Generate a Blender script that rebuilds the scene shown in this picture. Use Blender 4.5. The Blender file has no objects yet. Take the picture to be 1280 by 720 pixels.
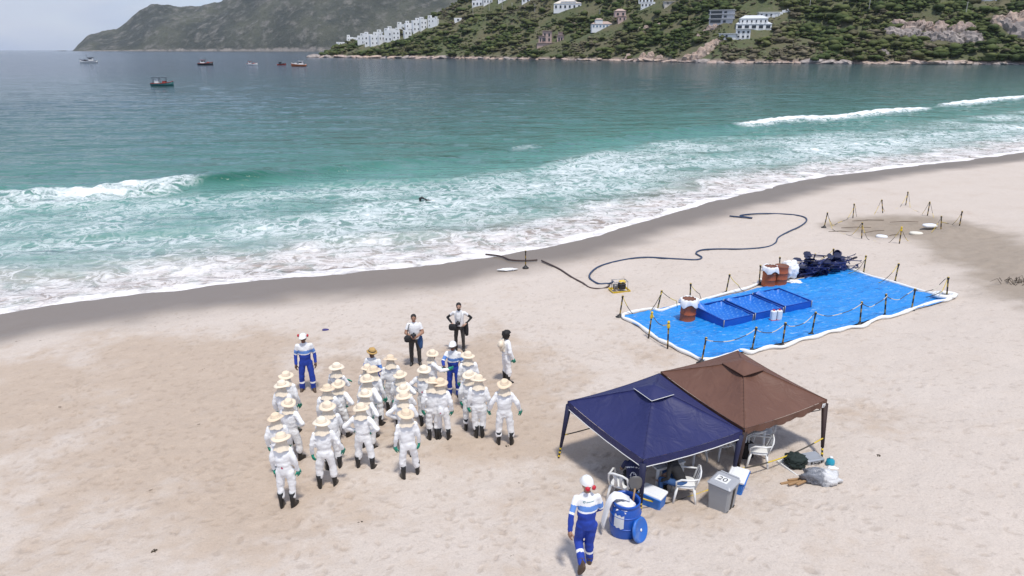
import bpy, bmesh, math, random
import numpy as np
from mathutils import Vector, Matrix

R = math.radians
rnd = random.Random(7)
scene = bpy.context.scene
COL = scene.collection

# ------------------------------------------------------------------ camera
FPX = 853.0            # focal length in photograph pixels (1280 wide)
CAM_Z = 10.6
PITCH = math.atan(298.0 / FPX)
cam_data = bpy.data.cameras.new('camera')
cam_data.sensor_width = 36.0
cam_data.lens = FPX / 1280.0 * 36.0
cam_data.clip_start = 0.1
cam_data.clip_end = 80000.0
cam = bpy.data.objects.new('camera', cam_data)
COL.objects.link(cam)
cam.location = (0, 0, CAM_Z)
cam.rotation_euler = (math.pi / 2 - PITCH, 0, 0)
scene.camera = cam

# ------------------------------------------------------------------ sky
SUN_EL, SUN_AZ = R(70), R(160)      # azimuth clockwise from +Y
world = bpy.data.worlds.new('World')
scene.world = world
world.use_nodes = True
wn, wl = world.node_tree.nodes, world.node_tree.links
wn.clear()
w_out = wn.new('ShaderNodeOutputWorld')
w_bg = wn.new('ShaderNodeBackground')
w_sky = wn.new('ShaderNodeTexSky')
w_sky.sky_type = 'NISHITA'
w_sky.sun_disc = False
w_sky.sun_elevation = SUN_EL
w_sky.sun_rotation = SUN_AZ
w_sky.altitude = 0
w_sky.air_density = 1.0
w_sky.dust_density = 0.4
w_sky.ozone_density = 1.6
w_bg.inputs['Strength'].default_value = 0.135
# thin cloud veil: soft noise on the sky direction, stretched along the horizon
w_tc = wn.new('ShaderNodeTexCoord')
w_map = wn.new('ShaderNodeMapping')
w_map.inputs['Scale'].default_value = (1.3, 1.3, 5.0)
w_map.inputs['Location'].default_value = (2.1, 0.4, 0.35)
w_noise = wn.new('ShaderNodeTexNoise')
w_noise.inputs['Scale'].default_value = 1.7
w_noise.inputs['Detail'].default_value = 6
w_noise.inputs['Roughness'].default_value = 0.5
w_ramp = wn.new('ShaderNodeValToRGB')
w_ramp.color_ramp.elements[0].position = 0.30
w_ramp.color_ramp.elements[0].color = (0.45, 0.45, 0.45, 1)
w_ramp.color_ramp.elements[1].position = 0.62
w_ramp.color_ramp.elements[1].color = (0.96, 0.96, 0.96, 1)
w_mix = wn.new('ShaderNodeMix')
w_mix.data_type = 'RGBA'
w_noise2 = wn.new('ShaderNodeTexNoise')
w_noise2.inputs['Scale'].default_value = 2.6
w_noise2.inputs['Detail'].default_value = 5
wl.new(w_map.outputs['Vector'], w_noise2.inputs['Vector'])
w_cr = wn.new('ShaderNodeValToRGB')
w_cr.color_ramp.elements[0].position = 0.36
w_cr.color_ramp.elements[0].color = (0.50, 0.61, 0.88, 1)
w_cr.color_ramp.elements[1].position = 0.64
w_cr.color_ramp.elements[1].color = (0.86, 0.90, 0.98, 1)
w_sc = wn.new('ShaderNodeMix'); w_sc.data_type = 'RGBA'; w_sc.blend_type = 'MULTIPLY'; w_sc.inputs['Factor'].default_value = 1.0
w_sc.inputs['B'].default_value = (4.2, 4.25, 4.5, 1)
wl.new(w_noise2.outputs['Fac'], w_cr.inputs['Fac'])
wl.new(w_cr.outputs['Color'], w_sc.inputs['A'])
wl.new(w_sc.outputs['Result'], w_mix.inputs['B'])
w_tint = wn.new('ShaderNodeMix')
w_tint.data_type = 'RGBA'
w_tint.blend_type = 'MULTIPLY'
w_tint.inputs['Factor'].default_value = 1.0
w_tint.inputs['B'].default_value = (0.70, 0.81, 1.0, 1)
wl.new(w_tc.outputs['Generated'], w_map.inputs['Vector'])
wl.new(w_map.outputs['Vector'], w_noise.inputs['Vector'])
wl.new(w_noise.outputs['Fac'], w_ramp.inputs['Fac'])
wl.new(w_sky.outputs['Color'], w_tint.inputs['A'])
wl.new(w_tint.outputs['Result'], w_mix.inputs['A'])
wl.new(w_ramp.outputs['Color'], w_mix.inputs['Factor'])
wl.new(w_mix.outputs['Result'], w_bg.inputs['Color'])
wl.new(w_bg.outputs['Background'], w_out.inputs['Surface'])

# ------------------------------------------------------------------ sun
sun_data = bpy.data.lights.new('sun', 'SUN')
sun_data.energy = 2.5
sun_data.angle = R(6.5)
sun_data.color = (1.0, 0.955, 0.89)
sun = bpy.data.objects.new('sun', sun_data)
COL.objects.link(sun)
sdir = Vector((math.sin(SUN_AZ) * math.cos(SUN_EL), math.cos(SUN_AZ) * math.cos(SUN_EL), math.sin(SUN_EL)))
sun.rotation_euler = sdir.to_track_quat('Z', 'Y').to_euler()
sun.location = (0, 0, 60)

# ------------------------------------------------------------------ exposure
scene.view_settings.view_transform = 'Standard'
scene.view_settings.look = 'None'
scene.view_settings.gamma = 1.0
scene.view_settings.use_curve_mapping = False
scene.view_settings.exposure = 0.47
scene.cycles.use_denoising = True
scene.cycles.max_bounces = 6
scene.cycles.diffuse_bounces = 3
scene.cycles.glossy_bounces = 3
scene.cycles.transmission_bounces = 4
scene.cycles.transparent_max_bounces = 6
scene.cycles.volume_bounces = 0

# ================================================================== helpers
def tag(o, label=None, cat=None, group=None, kind=None):
    if label: o['label'] = label
    if cat: o['category'] = cat
    if group: o['group'] = group
    if kind: o['kind'] = kind
    return o

def empty(name, loc, rz=0.0):
    o = bpy.data.objects.new(name, None)
    o.empty_display_size = 0.2
    COL.objects.link(o)
    o.location = loc
    o.rotation_euler = (0, 0, rz)
    return o

def link_mesh(name, me, parent=None, mats=None):
    o = bpy.data.objects.new(name, me)
    COL.objects.link(o)
    if parent is not None: o.parent = parent
    if mats is not None:
        for m in (mats if isinstance(mats, (list, tuple)) else [mats]):
            me.materials.append(m)
    return o

class MB:
    """collects verts / faces; build() links them as ONE mesh object"""
    def __init__(s): s.v, s.f, s.mi = [], [], []
    def add(s, vs, fs, mi=0):
        b = len(s.v)
        s.v.extend([tuple(v) for v in vs])
        s.f.extend([tuple(i + b for i in f) for f in fs])
        s.mi.extend([mi] * len(fs))
    def box(s, c, size, rot=None, mi=0, taper=1.0, bevel=0.0):
        x, y, z = [a / 2 for a in size]
        if bevel > 0:
            b = bevel
            vs = []
            for zz, ins in ((-z, b), (-z + b, 0), (z - b, 0), (z, b)):
                for sx, sy in ((-1, -1), (1, -1), (1, 1), (-1, 1)):
                    X, Y = x - ins, y - ins
                    k = b if ins == 0 else b * 0.6
                    if sx * sy > 0: pts = [(sx * X, sy * (Y - k)), (sx * (X - k), sy * Y)]
                    else: pts = [(sx * (X - k), sy * Y), (sx * X, sy * (Y - k))]
                    if (sx, sy) == (-1, -1): pts = [(-X, -(Y - k)), (-(X - k), -Y)]
                    elif (sx, sy) == (1, -1): pts = [(X - k, -Y), (X, -(Y - k))]
                    elif (sx, sy) == (1, 1): pts = [(X, Y - k), (X - k, Y)]
                    else: pts = [(-(X - k), Y), (-X, Y - k)]
                    for p in pts:
                        t = taper if zz > 0 else 1.0
                        vs.append((p[0] * t, p[1] * t, zz))
            fs = [tuple(reversed(range(8))), tuple(range(24, 32))]
            for r in range(3):
                for k in range(8):
                    a, bq = r * 8 + k, r * 8 + (k + 1) % 8
                    fs.append((a, bq, bq + 8, a + 8))
        else:
            vs = [(-x, -y, -z), (x, -y, -z), (x, y, -z), (-x, y, -z),
                  (-x * taper, -y * taper, z), (x * taper, -y * taper, z), (x * taper, y * taper, z), (-x * taper, y * taper, z)]
            fs = [(3, 2, 1, 0), (4, 5, 6, 7), (0, 1, 5, 4), (1, 2, 6, 5), (2, 3, 7, 6), (3, 0, 4, 7)]
        M = Matrix.Translation(Vector(c))
        if rot is not None: M = M @ (rot.to_4x4() if not isinstance(rot, (tuple, list)) else Matrix.LocRotScale(None, __import__('mathutils').Euler(rot), None))
        s.add([M @ Vector(v) for v in vs], fs, mi)
    def tube(s, pts, rad, n=8, cap=True, mi=0, flat=1.0):
        pts = [Vector(p) for p in pts]
        rads = rad if isinstance(rad, (list, tuple)) else [rad] * len(pts)
        up = Vector((0, 0, 1))
        vs = []
        prev = None
        for i, p in enumerate(pts):
            d = (pts[min(i + 1, len(pts) - 1)] - pts[max(i - 1, 0)])
            d = d.normalized() if d.length > 1e-9 else Vector((0, 0, 1))
            if prev is None:
                a = d.cross(up)
                if a.length < 0.05: a = d.cross(Vector((0, 1, 0)))
            else:
                a = prev - d * prev.dot(d)
            a.normalize(); prev = a
            b = d.cross(a)
            for k in range(n):
                t = 2 * math.pi * k / n
                vs.append(p + (a * math.cos(t) + b * math.sin(t) * flat) * rads[i])
        fs = []
        for i in range(len(pts) - 1):
            for k in range(n):
                fs.append((i * n + k, i * n + (k + 1) % n, (i + 1) * n + (k + 1) % n, (i + 1) * n + k))
        if cap:
            fs.append(tuple(reversed(range(n))))
            fs.append(tuple(range((len(pts) - 1) * n, len(pts) * n)))
        s.add(vs, fs, mi)
    def lathe(s, prof, n=24, c=(0, 0, 0), mi=0, a0=0.0, a1=2 * math.pi, closed=True, sx=1.0, sy=1.0):
        vs = []
        m = n if closed else n + 1
        for r, z in prof:
            for k in range(m):
                t = a0 + (a1 - a0) * k / n
                vs.append((c[0] + r * math.cos(t) * sx, c[1] + r * math.sin(t) * sy, c[2] + z))
        fs = []
        for i in range(len(prof) - 1):
            for k in range(n):
                k2 = (k + 1) % m
                fs.append((i * m + k, i * m + k2, (i + 1) * m + k2, (i + 1) * m + k))
        if closed:
            if prof[0][0] > 1e-6: fs.append(tuple(reversed(range(m))))
            if prof[-1][0] > 1e-6: fs.append(tuple(range((len(prof) - 1) * m, len(prof) * m)))
        s.add(vs, fs, mi)
    def loft(s, rings, cap=True, mi=0):
        n = len(rings[0]); vs = [p for r in rings for p in r]; fs = []
        for i in range(len(rings) - 1):
            for k in range(n):
                fs.append((i * n + k, i * n + (k + 1) % n, (i + 1) * n + (k + 1) % n, (i + 1) * n + k))
        if cap:
            fs.append(tuple(reversed(range(n)))); fs.append(tuple(range((len(rings) - 1) * n, len(rings) * n)))
        s.add(vs, fs, mi)
    def mesh(s, name, smooth=False):
        me = bpy.data.meshes.new(name)
        me.from_pydata(s.v, [], s.f)
        me.polygons.foreach_set('material_index', s.mi)
        if smooth: me.polygons.foreach_set('use_smooth', [True] * len(s.f))
        me.update()
        return me
    def build(s, name, mats, parent=None, smooth=False):
        o = link_mesh(name, s.mesh(name, smooth), parent, mats)
        return o

def grid_mesh(name, P, keep=None, smooth=True, attrs=None):
    """P: (n,m,3) array -> quad grid mesh; keep: (n-1,m-1) bool"""
    n, m = P.shape[:2]
    idx = np.arange(n * m).reshape(n, m)
    q = np.stack([idx[:-1, :-1], idx[:-1, 1:], idx[1:, 1:], idx[1:, :-1]], -1).reshape(-1, 4)
    if keep is not None: q = q[keep.reshape(-1)]
    used = np.zeros(n * m, bool); used[q.reshape(-1)] = True
    remap = np.cumsum(used) - 1
    q = remap[q]
    V = P.reshape(-1, 3)[used]
    me = bpy.data.meshes.new(name)
    me.vertices.add(len(V)); me.vertices.foreach_set('co', V.astype(np.float32).ravel())
    me.loops.add(q.size); me.loops.foreach_set('vertex_index', q.astype(np.int32).ravel())
    me.polygons.add(len(q)); me.polygons.foreach_set('loop_start', np.arange(0, q.size, 4, dtype=np.int32))
    me.polygons.foreach_set('loop_total', np.full(len(q), 4, np.int32))
    if smooth: me.polygons.foreach_set('use_smooth', np.ones(len(q), bool))
    me.update(); me.validate()
    for k, a in (attrs or {}).items():
        at = me.attributes.new(k, 'FLOAT', 'POINT')
        at.data.foreach_set('value', a.reshape(-1)[used].astype(np.float32))
    return me

# ---- numpy value noise
def _h(ix, iy, seed):
    h = (ix.astype(np.int64) * 374761393 + iy.astype(np.int64) * 668265263 + seed * 1274126177) & 0xffffffff
    h = ((h ^ (h >> 13)) * 1274126177) & 0xffffffff
    return ((h ^ (h >> 16)) & 0xffffff) / float(0xffffff)
def vnoise(x, y, seed=0):
    x = np.asarray(x, float); y = np.asarray(y, float)
    ix, iy = np.floor(x), np.floor(y)
    fx, fy = x - ix, y - iy
    fx = fx * fx * fx * (fx * (fx * 6 - 15) + 10); fy = fy * fy * fy * (fy * (fy * 6 - 15) + 10)
    a, b = _h(ix, iy, seed), _h(ix + 1, iy, seed)
    c, d = _h(ix, iy + 1, seed), _h(ix + 1, iy + 1, seed)
    return (a * (1 - fx) + b * fx) * (1 - fy) + (c * (1 - fx) + d * fx) * fy
def fbm(x, y, octv=4, seed=0, rough=0.5):
    s, a, t = 0, 1.0, 0
    ca, sa = math.cos(0.6), math.sin(0.6)
    for k in range(octv):
        s = s + a * vnoise(x, y, seed + k * 17); t += a
        x, y = (x * ca - y * sa) * 2.03 + 3.1, (x * sa + y * ca) * 2.03 + 7.7
        a *= rough
    return s / t
def sstep(a, b, x):
    t = np.clip((np.asarray(x, float) - a) / (b - a), 0, 1); return t * t * (3 - 2 * t)

# ---- the lie of the land
_cp, _sp = math.cos(PITCH), math.sin(PITCH)
def ray(px, py):
    u, v = (px - 640) / FPX, (py - 360) / FPX
    return np.array([u, _cp - v * _sp, -_sp - v * _cp])
def at_z(px, py, z=0.0):
    d = ray(px, py); t = (z - CAM_Z) / d[2]
    return Vector((d[0] * t, d[1] * t, z))
def at_y(px, py, Y):
    d = ray(px, py); t = Y / d[1]
    return Vector((d[0] * t, Y, CAM_Z + d[2] * t))
_sh = np.array([(-400, -180), (-120, -22), (-60, 8.5), (-22.1, 27.5), (-18.7, 29.5), (-15.1, 31.2), (-10.4, 32.7), (-7, 33.7), (-3.4, 34.9), (0, 36.7), (3.8, 39.5),
                (8.4, 43.9), (13.4, 48.9), (18.5, 53.9), (25.3, 59.6), (32.9, 63.7), (39.5, 66.8), (48.2, 71.4), (57, 76.8), (90, 98), (160, 145), (500, 300)], float)
_crest = np.array([(-400, -135), (-120, 10), (-60, 40), (-38.8, 51.1), (-27.1, 56), (-18.7, 61.3), (-12.3, 65.8), (-4.3, 73.2), (5.6, 80.8), (24, 94.8), (33.1, 102.5), (53.5, 115),
                   (77.1, 132), (85.4, 139), (119.8, 165), (200, 220), (500, 400)], float)
def _curve(pts, sig):
    xs = np.arange(-400, 500, 0.25)
    ys = np.interp(xs, pts[:, 0], pts[:, 1])
    k = np.exp(-0.5 * (np.arange(-40, 41) * 0.25 / sig) ** 2); k /= k.sum()
    ys = np.convolve(np.pad(ys, 40, mode='reflect', reflect_type='odd'), k, 'valid')
    sl = np.gradient(ys, xs)
    k2 = np.exp(-0.5 * (np.arange(-80, 81) * 0.25 / 8.0) ** 2); k2 /= k2.sum()
    sl = np.convolve(np.pad(sl, 80, mode='edge'), k2, 'valid')
    return xs, ys, 1 / np.sqrt(1 + sl ** 2)
_SX, _SY, _SC = _curve(_sh, 1.6)
_CX, _CY, _CC = _curve(_crest, 3.0)
def inland(x, y):
    return (np.interp(x, _SX, _SY) - y) * np.interp(x, _SX, _SC)
def past_crest(x, y):
    return (y - np.interp(x, _CX, _CY)) * np.interp(x, _CX, _CC)
_PT = np.array([-400, -60, -30, -10, 0, 3, 6, 10, 15, 20, 25, 32, 60, 200], float)
_PZ = np.array([-14, -4.2, -2.4, -0.8, 0, 0.13, 0.30, 0.56, 0.92, 1.36, 2.05, 2.4, 2.7, 2.9], float)
_pt = np.arange(-400, 200, 0.2)
_pz = np.interp(_pt, _PT, _PZ)
_k = np.exp(-0.5 * (np.arange(-20, 21) * 0.2 / 1.3) ** 2); _k /= _k.sum()
_pz = np.convolve(np.pad(_pz, 20, mode='edge'), _k, 'valid')
_pz -= np.interp(0, _pt, _pz)
def sand_base(x, y):
    return np.interp(inland(x, y), _pt, _pz)
def G(px, py, dz=0.0):
    """ground point of the beach seen at a photograph pixel"""
    d = ray(px, py); t0, t1 = 5.0, 160.0
    for _ in range(50):
        t = (t0 + t1) / 2
        if CAM_Z + d[2] * t > float(sand_base(d[0] * t, d[1] * t)): t0 = t
        else: t1 = t
    return Vector((d[0] * t, d[1] * t, float(sand_base(d[0] * t, d[1] * t)) + dz))
def GZ(x, y): return float(sand_base(x, y))

# ================================================================== materials
def new_mat(name):
    m = bpy.data.materials.new(name); m.use_nodes = True
    nt = m.node_tree
    return m, nt, nt.nodes['Principled BSDF']
def nd(nt, typ, **kw):
    n = nt.nodes.new(typ)
    for k, v in kw.items():
        if k in n.inputs: n.inputs[k].default_value = v
        else: setattr(n, k, v)
    return n
def mixc(nt, fac, a, b, blend='MIX'):
    n = nt.nodes.new('ShaderNodeMix'); n.data_type = 'RGBA'; n.blend_type = blend
    for sock, v in (('Factor', fac), ('A', a), ('B', b)):
        if hasattr(v, 'is_linked'): nt.links.new(v, n.inputs[sock])
        elif isinstance(v, (tuple, list)): n.inputs[sock].default_value = (*v[:3], 1)
        else: n.inputs[sock].default_value = v
    return n.outputs['Result']
def mth(nt, op, a, b=None, c=None, clamp=False):
    n = nt.nodes.new('ShaderNodeMath'); n.operation = op; n.use_clamp = clamp
    for i, v in enumerate((a, b, c)):
        if v is None: continue
        if hasattr(v, 'is_linked'): nt.links.new(v, n.inputs[i])
        else: n.inputs[i].default_value = v
    return n.outputs[0]
def smooth_node(nt, x, a, b, lo=0.0, hi=1.0):
    n = nt.nodes.new('ShaderNodeMapRange'); n.interpolation_type = 'SMOOTHSTEP'
    n.inputs['From Min'].default_value = a; n.inputs['From Max'].default_value = b
    n.inputs['To Min'].default_value = lo; n.inputs['To Max'].default_value = hi
    nt.links.new(x, n.inputs['Value'])
    return n.outputs['Result']
def attr(nt, name):
    n = nt.nodes.new('ShaderNodeAttribute'); n.attribute_name = name; return n.outputs['Fac']
def noise(nt, vec, scale, detail=4, rough=0.5, dist=0.0):
    n = nt.nodes.new('ShaderNodeTexNoise')
    n.inputs['Scale'].default_value = scale; n.inputs['Detail'].default_value = detail
    n.inputs['Roughness'].default_value = rough; n.inputs['Distortion'].default_value = dist
    if vec is not None: nt.links.new(vec, n.inputs['Vector'])
    return n.outputs['Fac']
def objco(nt, scale=None):
    tc = nt.nodes.new('ShaderNodeTexCoord')
    if scale is None: return tc.outputs['Object']
    mp = nt.nodes.new('ShaderNodeMapping'); mp.inputs['Scale'].default_value = scale
    nt.links.new(tc.outputs['Object'], mp.inputs['Vector'])
    return mp.outputs['Vector']
def bump(nt, bs, h, strength, dist, prev=None):
    b = nt.nodes.new('ShaderNodeBump'); b.inputs['Strength'].default_value = strength; b.inputs['Distance'].default_value = dist
    nt.links.new(h, b.inputs['Height'])
    if prev is not None: nt.links.new(prev, b.inputs['Normal'])
    if bs is not None: nt.links.new(b.outputs['Normal'], bs.inputs['Normal'])
    return b.outputs['Normal']
_mats = {}
def mat(name, col, rough=0.6, var=0.12, nscale=6.0, bmp=0.0, bdist=0.01, metal=0.0, bscale=None, dirt=None, coat=0.0, spec=0.5, sheen=0.0):
    if name in _mats: return _mats[name]
    m, nt, bs = new_mat(name)
    co = objco(nt)
    n1 = noise(nt, co, nscale, 5, 0.6)
    c = mixc(nt, n1, tuple(x * (1 - var) for x in col), tuple(min(1, x * (1 + var)) for x in col))
    if dirt:
        n2 = noise(nt, co, nscale * 0.45, 6, 0.65)
        c = mixc(nt, smooth_node(nt, n2, 0.52, 0.72, 0, dirt[3]), c, dirt[:3])
    nt.links.new(c, bs.inputs['Base Color'])
    bs.inputs['Roughness'].default_value = rough; bs.inputs['Metallic'].default_value = metal
    bs.inputs['Specular IOR Level'].default_value = spec
    bs.inputs['Coat Weight'].default_value = coat
    if sheen: bs.inputs['Sheen Weight'].default_value = sheen
    if bmp > 0:
        bump(nt, bs, noise(nt, co, bscale or nscale * 3, 5, 0.6), bmp, bdist)
    _mats[name] = m
    return m

# ================================================================== beach
NEST = G(1120, 283)
def build_sand():
    az = np.linspace(R(-56), R(56), 760)
    r = np.concatenate([np.geomspace(2, 9, 14)[:-1], np.geomspace(9, 46, 420)[:-1], np.geomspace(46, 150, 110)])
    RR, AZ = np.meshgrid(r, az, indexing='ij')
    X, Y = RR * np.sin(AZ), RR * np.cos(AZ)
    T = inland(X, Y)
    Z = np.interp(T, _pt, _pz)
    dry = sstep(2.0, 6.5, T)
    # broad undulation and trampled relief
    tcn = [G(776, 398), G(876, 455), G(1187, 377), G(1060, 338)]
    tm = np.ones_like(X)
    for i_ in range(4):
        a_, b_ = tcn[i_], tcn[(i_ + 1) % 4]; L_ = math.hypot(b_.x - a_.x, b_.y - a_.y)
        tm *= sstep(-.5, -.15, ((b_.x - a_.x) * (Y - a_.y) - (b_.y - a_.y) * (X - a_.x)) / L_)
    dry = dry * (1 - tm)
    Z += dry * ((fbm(X * .35, Y * .35, 3, 5) - .5) * .10 + (fbm(X * 2.2, Y * 2.2, 4, 9) - .5) * .055)
    # berm step at the edge of the damp band
    Z += 0.05 * sstep(4.6, 5.6, T + (fbm(X * .25, Y * .25, 2, 31) - .5) * 3) - 0.02
    # hollow dug inside the roped ring, with its heap
    dn = np.hypot((X - NEST.x) / 3.4, (Y - NEST.y) / 3.0)
    Z -= 0.22 * (1 - sstep(.2, 1.0, dn)) * (0.6 + 0.8 * fbm(X * 1.2, Y * 1.2, 3, 44))
    Z += .05 * np.sin(dn * 26 + fbm(X, Y, 2, 46) * 5) * (1 - sstep(.5, 1.3, dn)) * fbm(X * .9, Y * .9, 2, 47)
    hp = G(1192, 292)
    Z += 0.25 * np.exp(-(((X - hp.x) / 1.8) ** 2 + ((Y - hp.y) / 1.1) ** 2)) * (0.5 + fbm(X * 2, Y * 2, 3, 45))
    # footprints
    rng = np.random.default_rng(3)
    dmap = np.zeros_like(Z)
    def stamp(cx, cy, ang, L, W, D):
        rr, aa = math.hypot(cx, cy), math.atan2(cx, cy)
        i, j = int(np.searchsorted(r, rr)), int(np.searchsorted(az, aa))
        if i < 12 or i >= len(r) - 3 or j < 3 or j > len(az) - 4: return
        wi = max(2, int(L * 1.4 / (r[i] - r[i - 1])) + 1); wj = max(2, int(L * 1.4 / (rr * (az[1] - az[0]))) + 1)
        a0, a1, b0, b1 = max(0, i - wi), i + wi + 1, max(0, j - wj), j + wj + 1
        dx, dy = X[a0:a1, b0:b1] - cx, Y[a0:a1, b0:b1] - cy
        ca, sa = math.cos(ang), math.sin(ang)
        e = np.sqrt(((dx * ca + dy * sa) / L) ** 2 + ((-dx * sa + dy * ca) / W) ** 2)
        Z[a0:a1, b0:b1] += (1 - tm[a0:a1, b0:b1]) * D * (-(1 - sstep(0.3, 1.0, e)) + 0.45 * np.exp(-((e - 1.25) / .28) ** 2))
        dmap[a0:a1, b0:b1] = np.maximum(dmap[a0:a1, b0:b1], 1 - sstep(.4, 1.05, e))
    # walking tracks: pairs of prints along wandering lines
    for k in range(270):
        if k < 150: x, y = rng.normal(-4, 6.5), rng.normal(18, 5.5)
        else: x, y = rng.uniform(-16, 30), rng.uniform(9, 36)
        a = rng.uniform(0, 2 * math.pi)
        for sidx in range(rng.integers(6, 26)):
            a += rng.normal(0, .12)
            x += math.cos(a) * .62; y += math.sin(a) * .62
            if inland(x, y) < 4.2: break
            s = 1 if sidx % 2 else -1
            stamp(x - math.sin(a) * .11 * s, y + math.cos(a) * .11 * s, a + rng.normal(0, .15), .135, .058, rng.uniform(.010, .028))
    for k in range(1100):
        x, y = (rng.normal(-4, 5.5), rng.normal(18.5, 4.5)) if k < 800 else (rng.uniform(-15, 32), rng.uniform(8.5, 38))
        if inland(x, y) < 5: continue
        stamp(x, y, rng.uniform(0, 6.3), rng.uniform(.1, .2), rng.uniform(.06, .12), rng.uniform(.006, .022))
    ww = np.interp(X, [-24, -7, 3, 14, 30, 60], [6.8, 5.4, 5.0, 5.2, 5.2, 4.6])
    nz = (fbm(X * .3, Y * .3, 3, 71) - .5)
    wet = 1 - sstep(ww * .50, ww * 1.12, T + nz * 2.2)
    tan = 1.15 - ((X + 7) / 13.5) ** 2 * .8 - np.abs((Y - 17.5) / 6.6) ** 2.4 * .8 + (fbm(X * .33, Y * .33, 5, 81, .6) - .5) * 2.8
    tan = np.clip(tan, 0, 1)
    tan2 = 0.8 * np.exp(-(((X - 2.6) / 2.8) ** 2 + ((Y - 12.2) / 1.6) ** 2)) + (fbm(X * .5, Y * .5, 3, 83) - .55)
    tan = np.maximum(tan, np.clip(tan2, 0, 1))
    nestm = (1 - sstep(.75, 1.4, dn + (fbm(X * .8, Y * .8, 3, 91) - .5) * .5)) * .9
    # track of turned sand running away from the ring to the right
    pa, pb = G(1180, 288), G(1300, 345)
    ab = pb - pa; L2 = ab.x ** 2 + ab.y ** 2
    tt = np.clip(((X - pa.x) * ab.x + (Y - pa.y) * ab.y) / L2, -.05, 1.6)
    dl = np.hypot(X - pa.x - tt * ab.x, Y - pa.y - tt * ab.y)
    path = (1 - sstep(1.4, 3.6, dl + (fbm(X * .7, Y * .7, 4, 95) - .5) * 2.4))
    nestm = np.maximum(nestm, path * .85)
    Z += path * (fbm(X * 2.4, Y * 2.4, 4, 97) - .5) * .12
    P = np.stack([X, Y, Z], -1)
    keep = (T > -9)[:-1, :-1]
    me = grid_mesh('beach_sand', P, keep, True, {'wet': wet, 'tan': tan, 'nest': nestm, 'dent': dmap})
    m, nt, bs = new_mat('sand')
    co = objco(nt)
    n_big = noise(nt, co, .45, 5, .6)
    n_mid = noise(nt, co, 2.6, 6, .62)
    n_fin = noise(nt, co, 30, 4, .7)
    n_dnt = noise(nt, co, 10, 4, .65)
    pale = mixc(nt, n_big, (.545, .470, .402), (.645, .572, .505))
    tanc = mixc(nt, n_mid, (.395, .302, .225), (.585, .485, .392))
    tmask = mth(nt, 'ADD', attr(nt, 'tan'), mth(nt, 'MULTIPLY', mth(nt, 'SUBTRACT', n_mid, .5), 1.5))
    c = mixc(nt, smooth_node(nt, tmask, .0, 1.05), pale, tanc)
    c = mixc(nt, attr(nt, 'nest'), c, mixc(nt, n_mid, (.23, .185, .135), (.36, .30, .24)))
    c = mixc(nt, smooth_node(nt, attr(nt, 'dent'), 0, 1, 0, .24), c, (.25, .19, .145))  # shade of the footprint hollows, darkened into the sand colour
    c = mixc(nt, smooth_node(nt, n_dnt, .54, .72, 0, .30), c, (.28, .225, .18))
    c = mixc(nt, smooth_node(nt, n_fin, .3, .75, 0, .25), c, (.25, .20, .16))
    # scattered dark crumbs of weed
    vo = nt.nodes.new('ShaderNodeTexVoronoi'); vo.inputs['Scale'].default_value = 1.1
    nt.links.new(co, vo.inputs['Vector'])
    crumb = mth(nt, 'MULTIPLY', mth(nt, 'LESS_THAN', vo.outputs['Distance'], .055), mth(nt, 'GREATER_THAN', n_mid, .56))
    c = mixc(nt, mth(nt, 'MULTIPLY', crumb, .55), c, (.10, .075, .055))
    wetv = mth(nt, 'ADD', attr(nt, 'wet'), mth(nt, 'MULTIPLY', mth(nt, 'SUBTRACT', n_big, .5), .12), clamp=True)
    c = mixc(nt, wetv, c, mixc(nt, n_big, (.180, .145, .115), (.225, .188, .155)))
    nt.links.new(c, bs.inputs['Base Color'])
    nt.links.new(smooth_node(nt, wetv, 0, 1, .95, .34), bs.inputs['Roughness'])
    bs.inputs['Specular IOR Level'].default_value = .18
    drym = mth(nt, 'SUBTRACT', 1.0, mth(nt, 'MULTIPLY', wetv, .95))
    h = mth(nt, 'MULTIPLY', mth(nt, 'ADD', mth(nt, 'MULTIPLY', n_dnt, -.8), mth(nt, 'MULTIPLY', n_fin, .25)), drym)
    bump(nt, bs, h, .7, .045)
    o = link_mesh('beach_sand', me, None, m)
    tag(o, 'pale trampled sand sloping down to the wash', 'sand', kind='structure')
build_sand()

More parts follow.
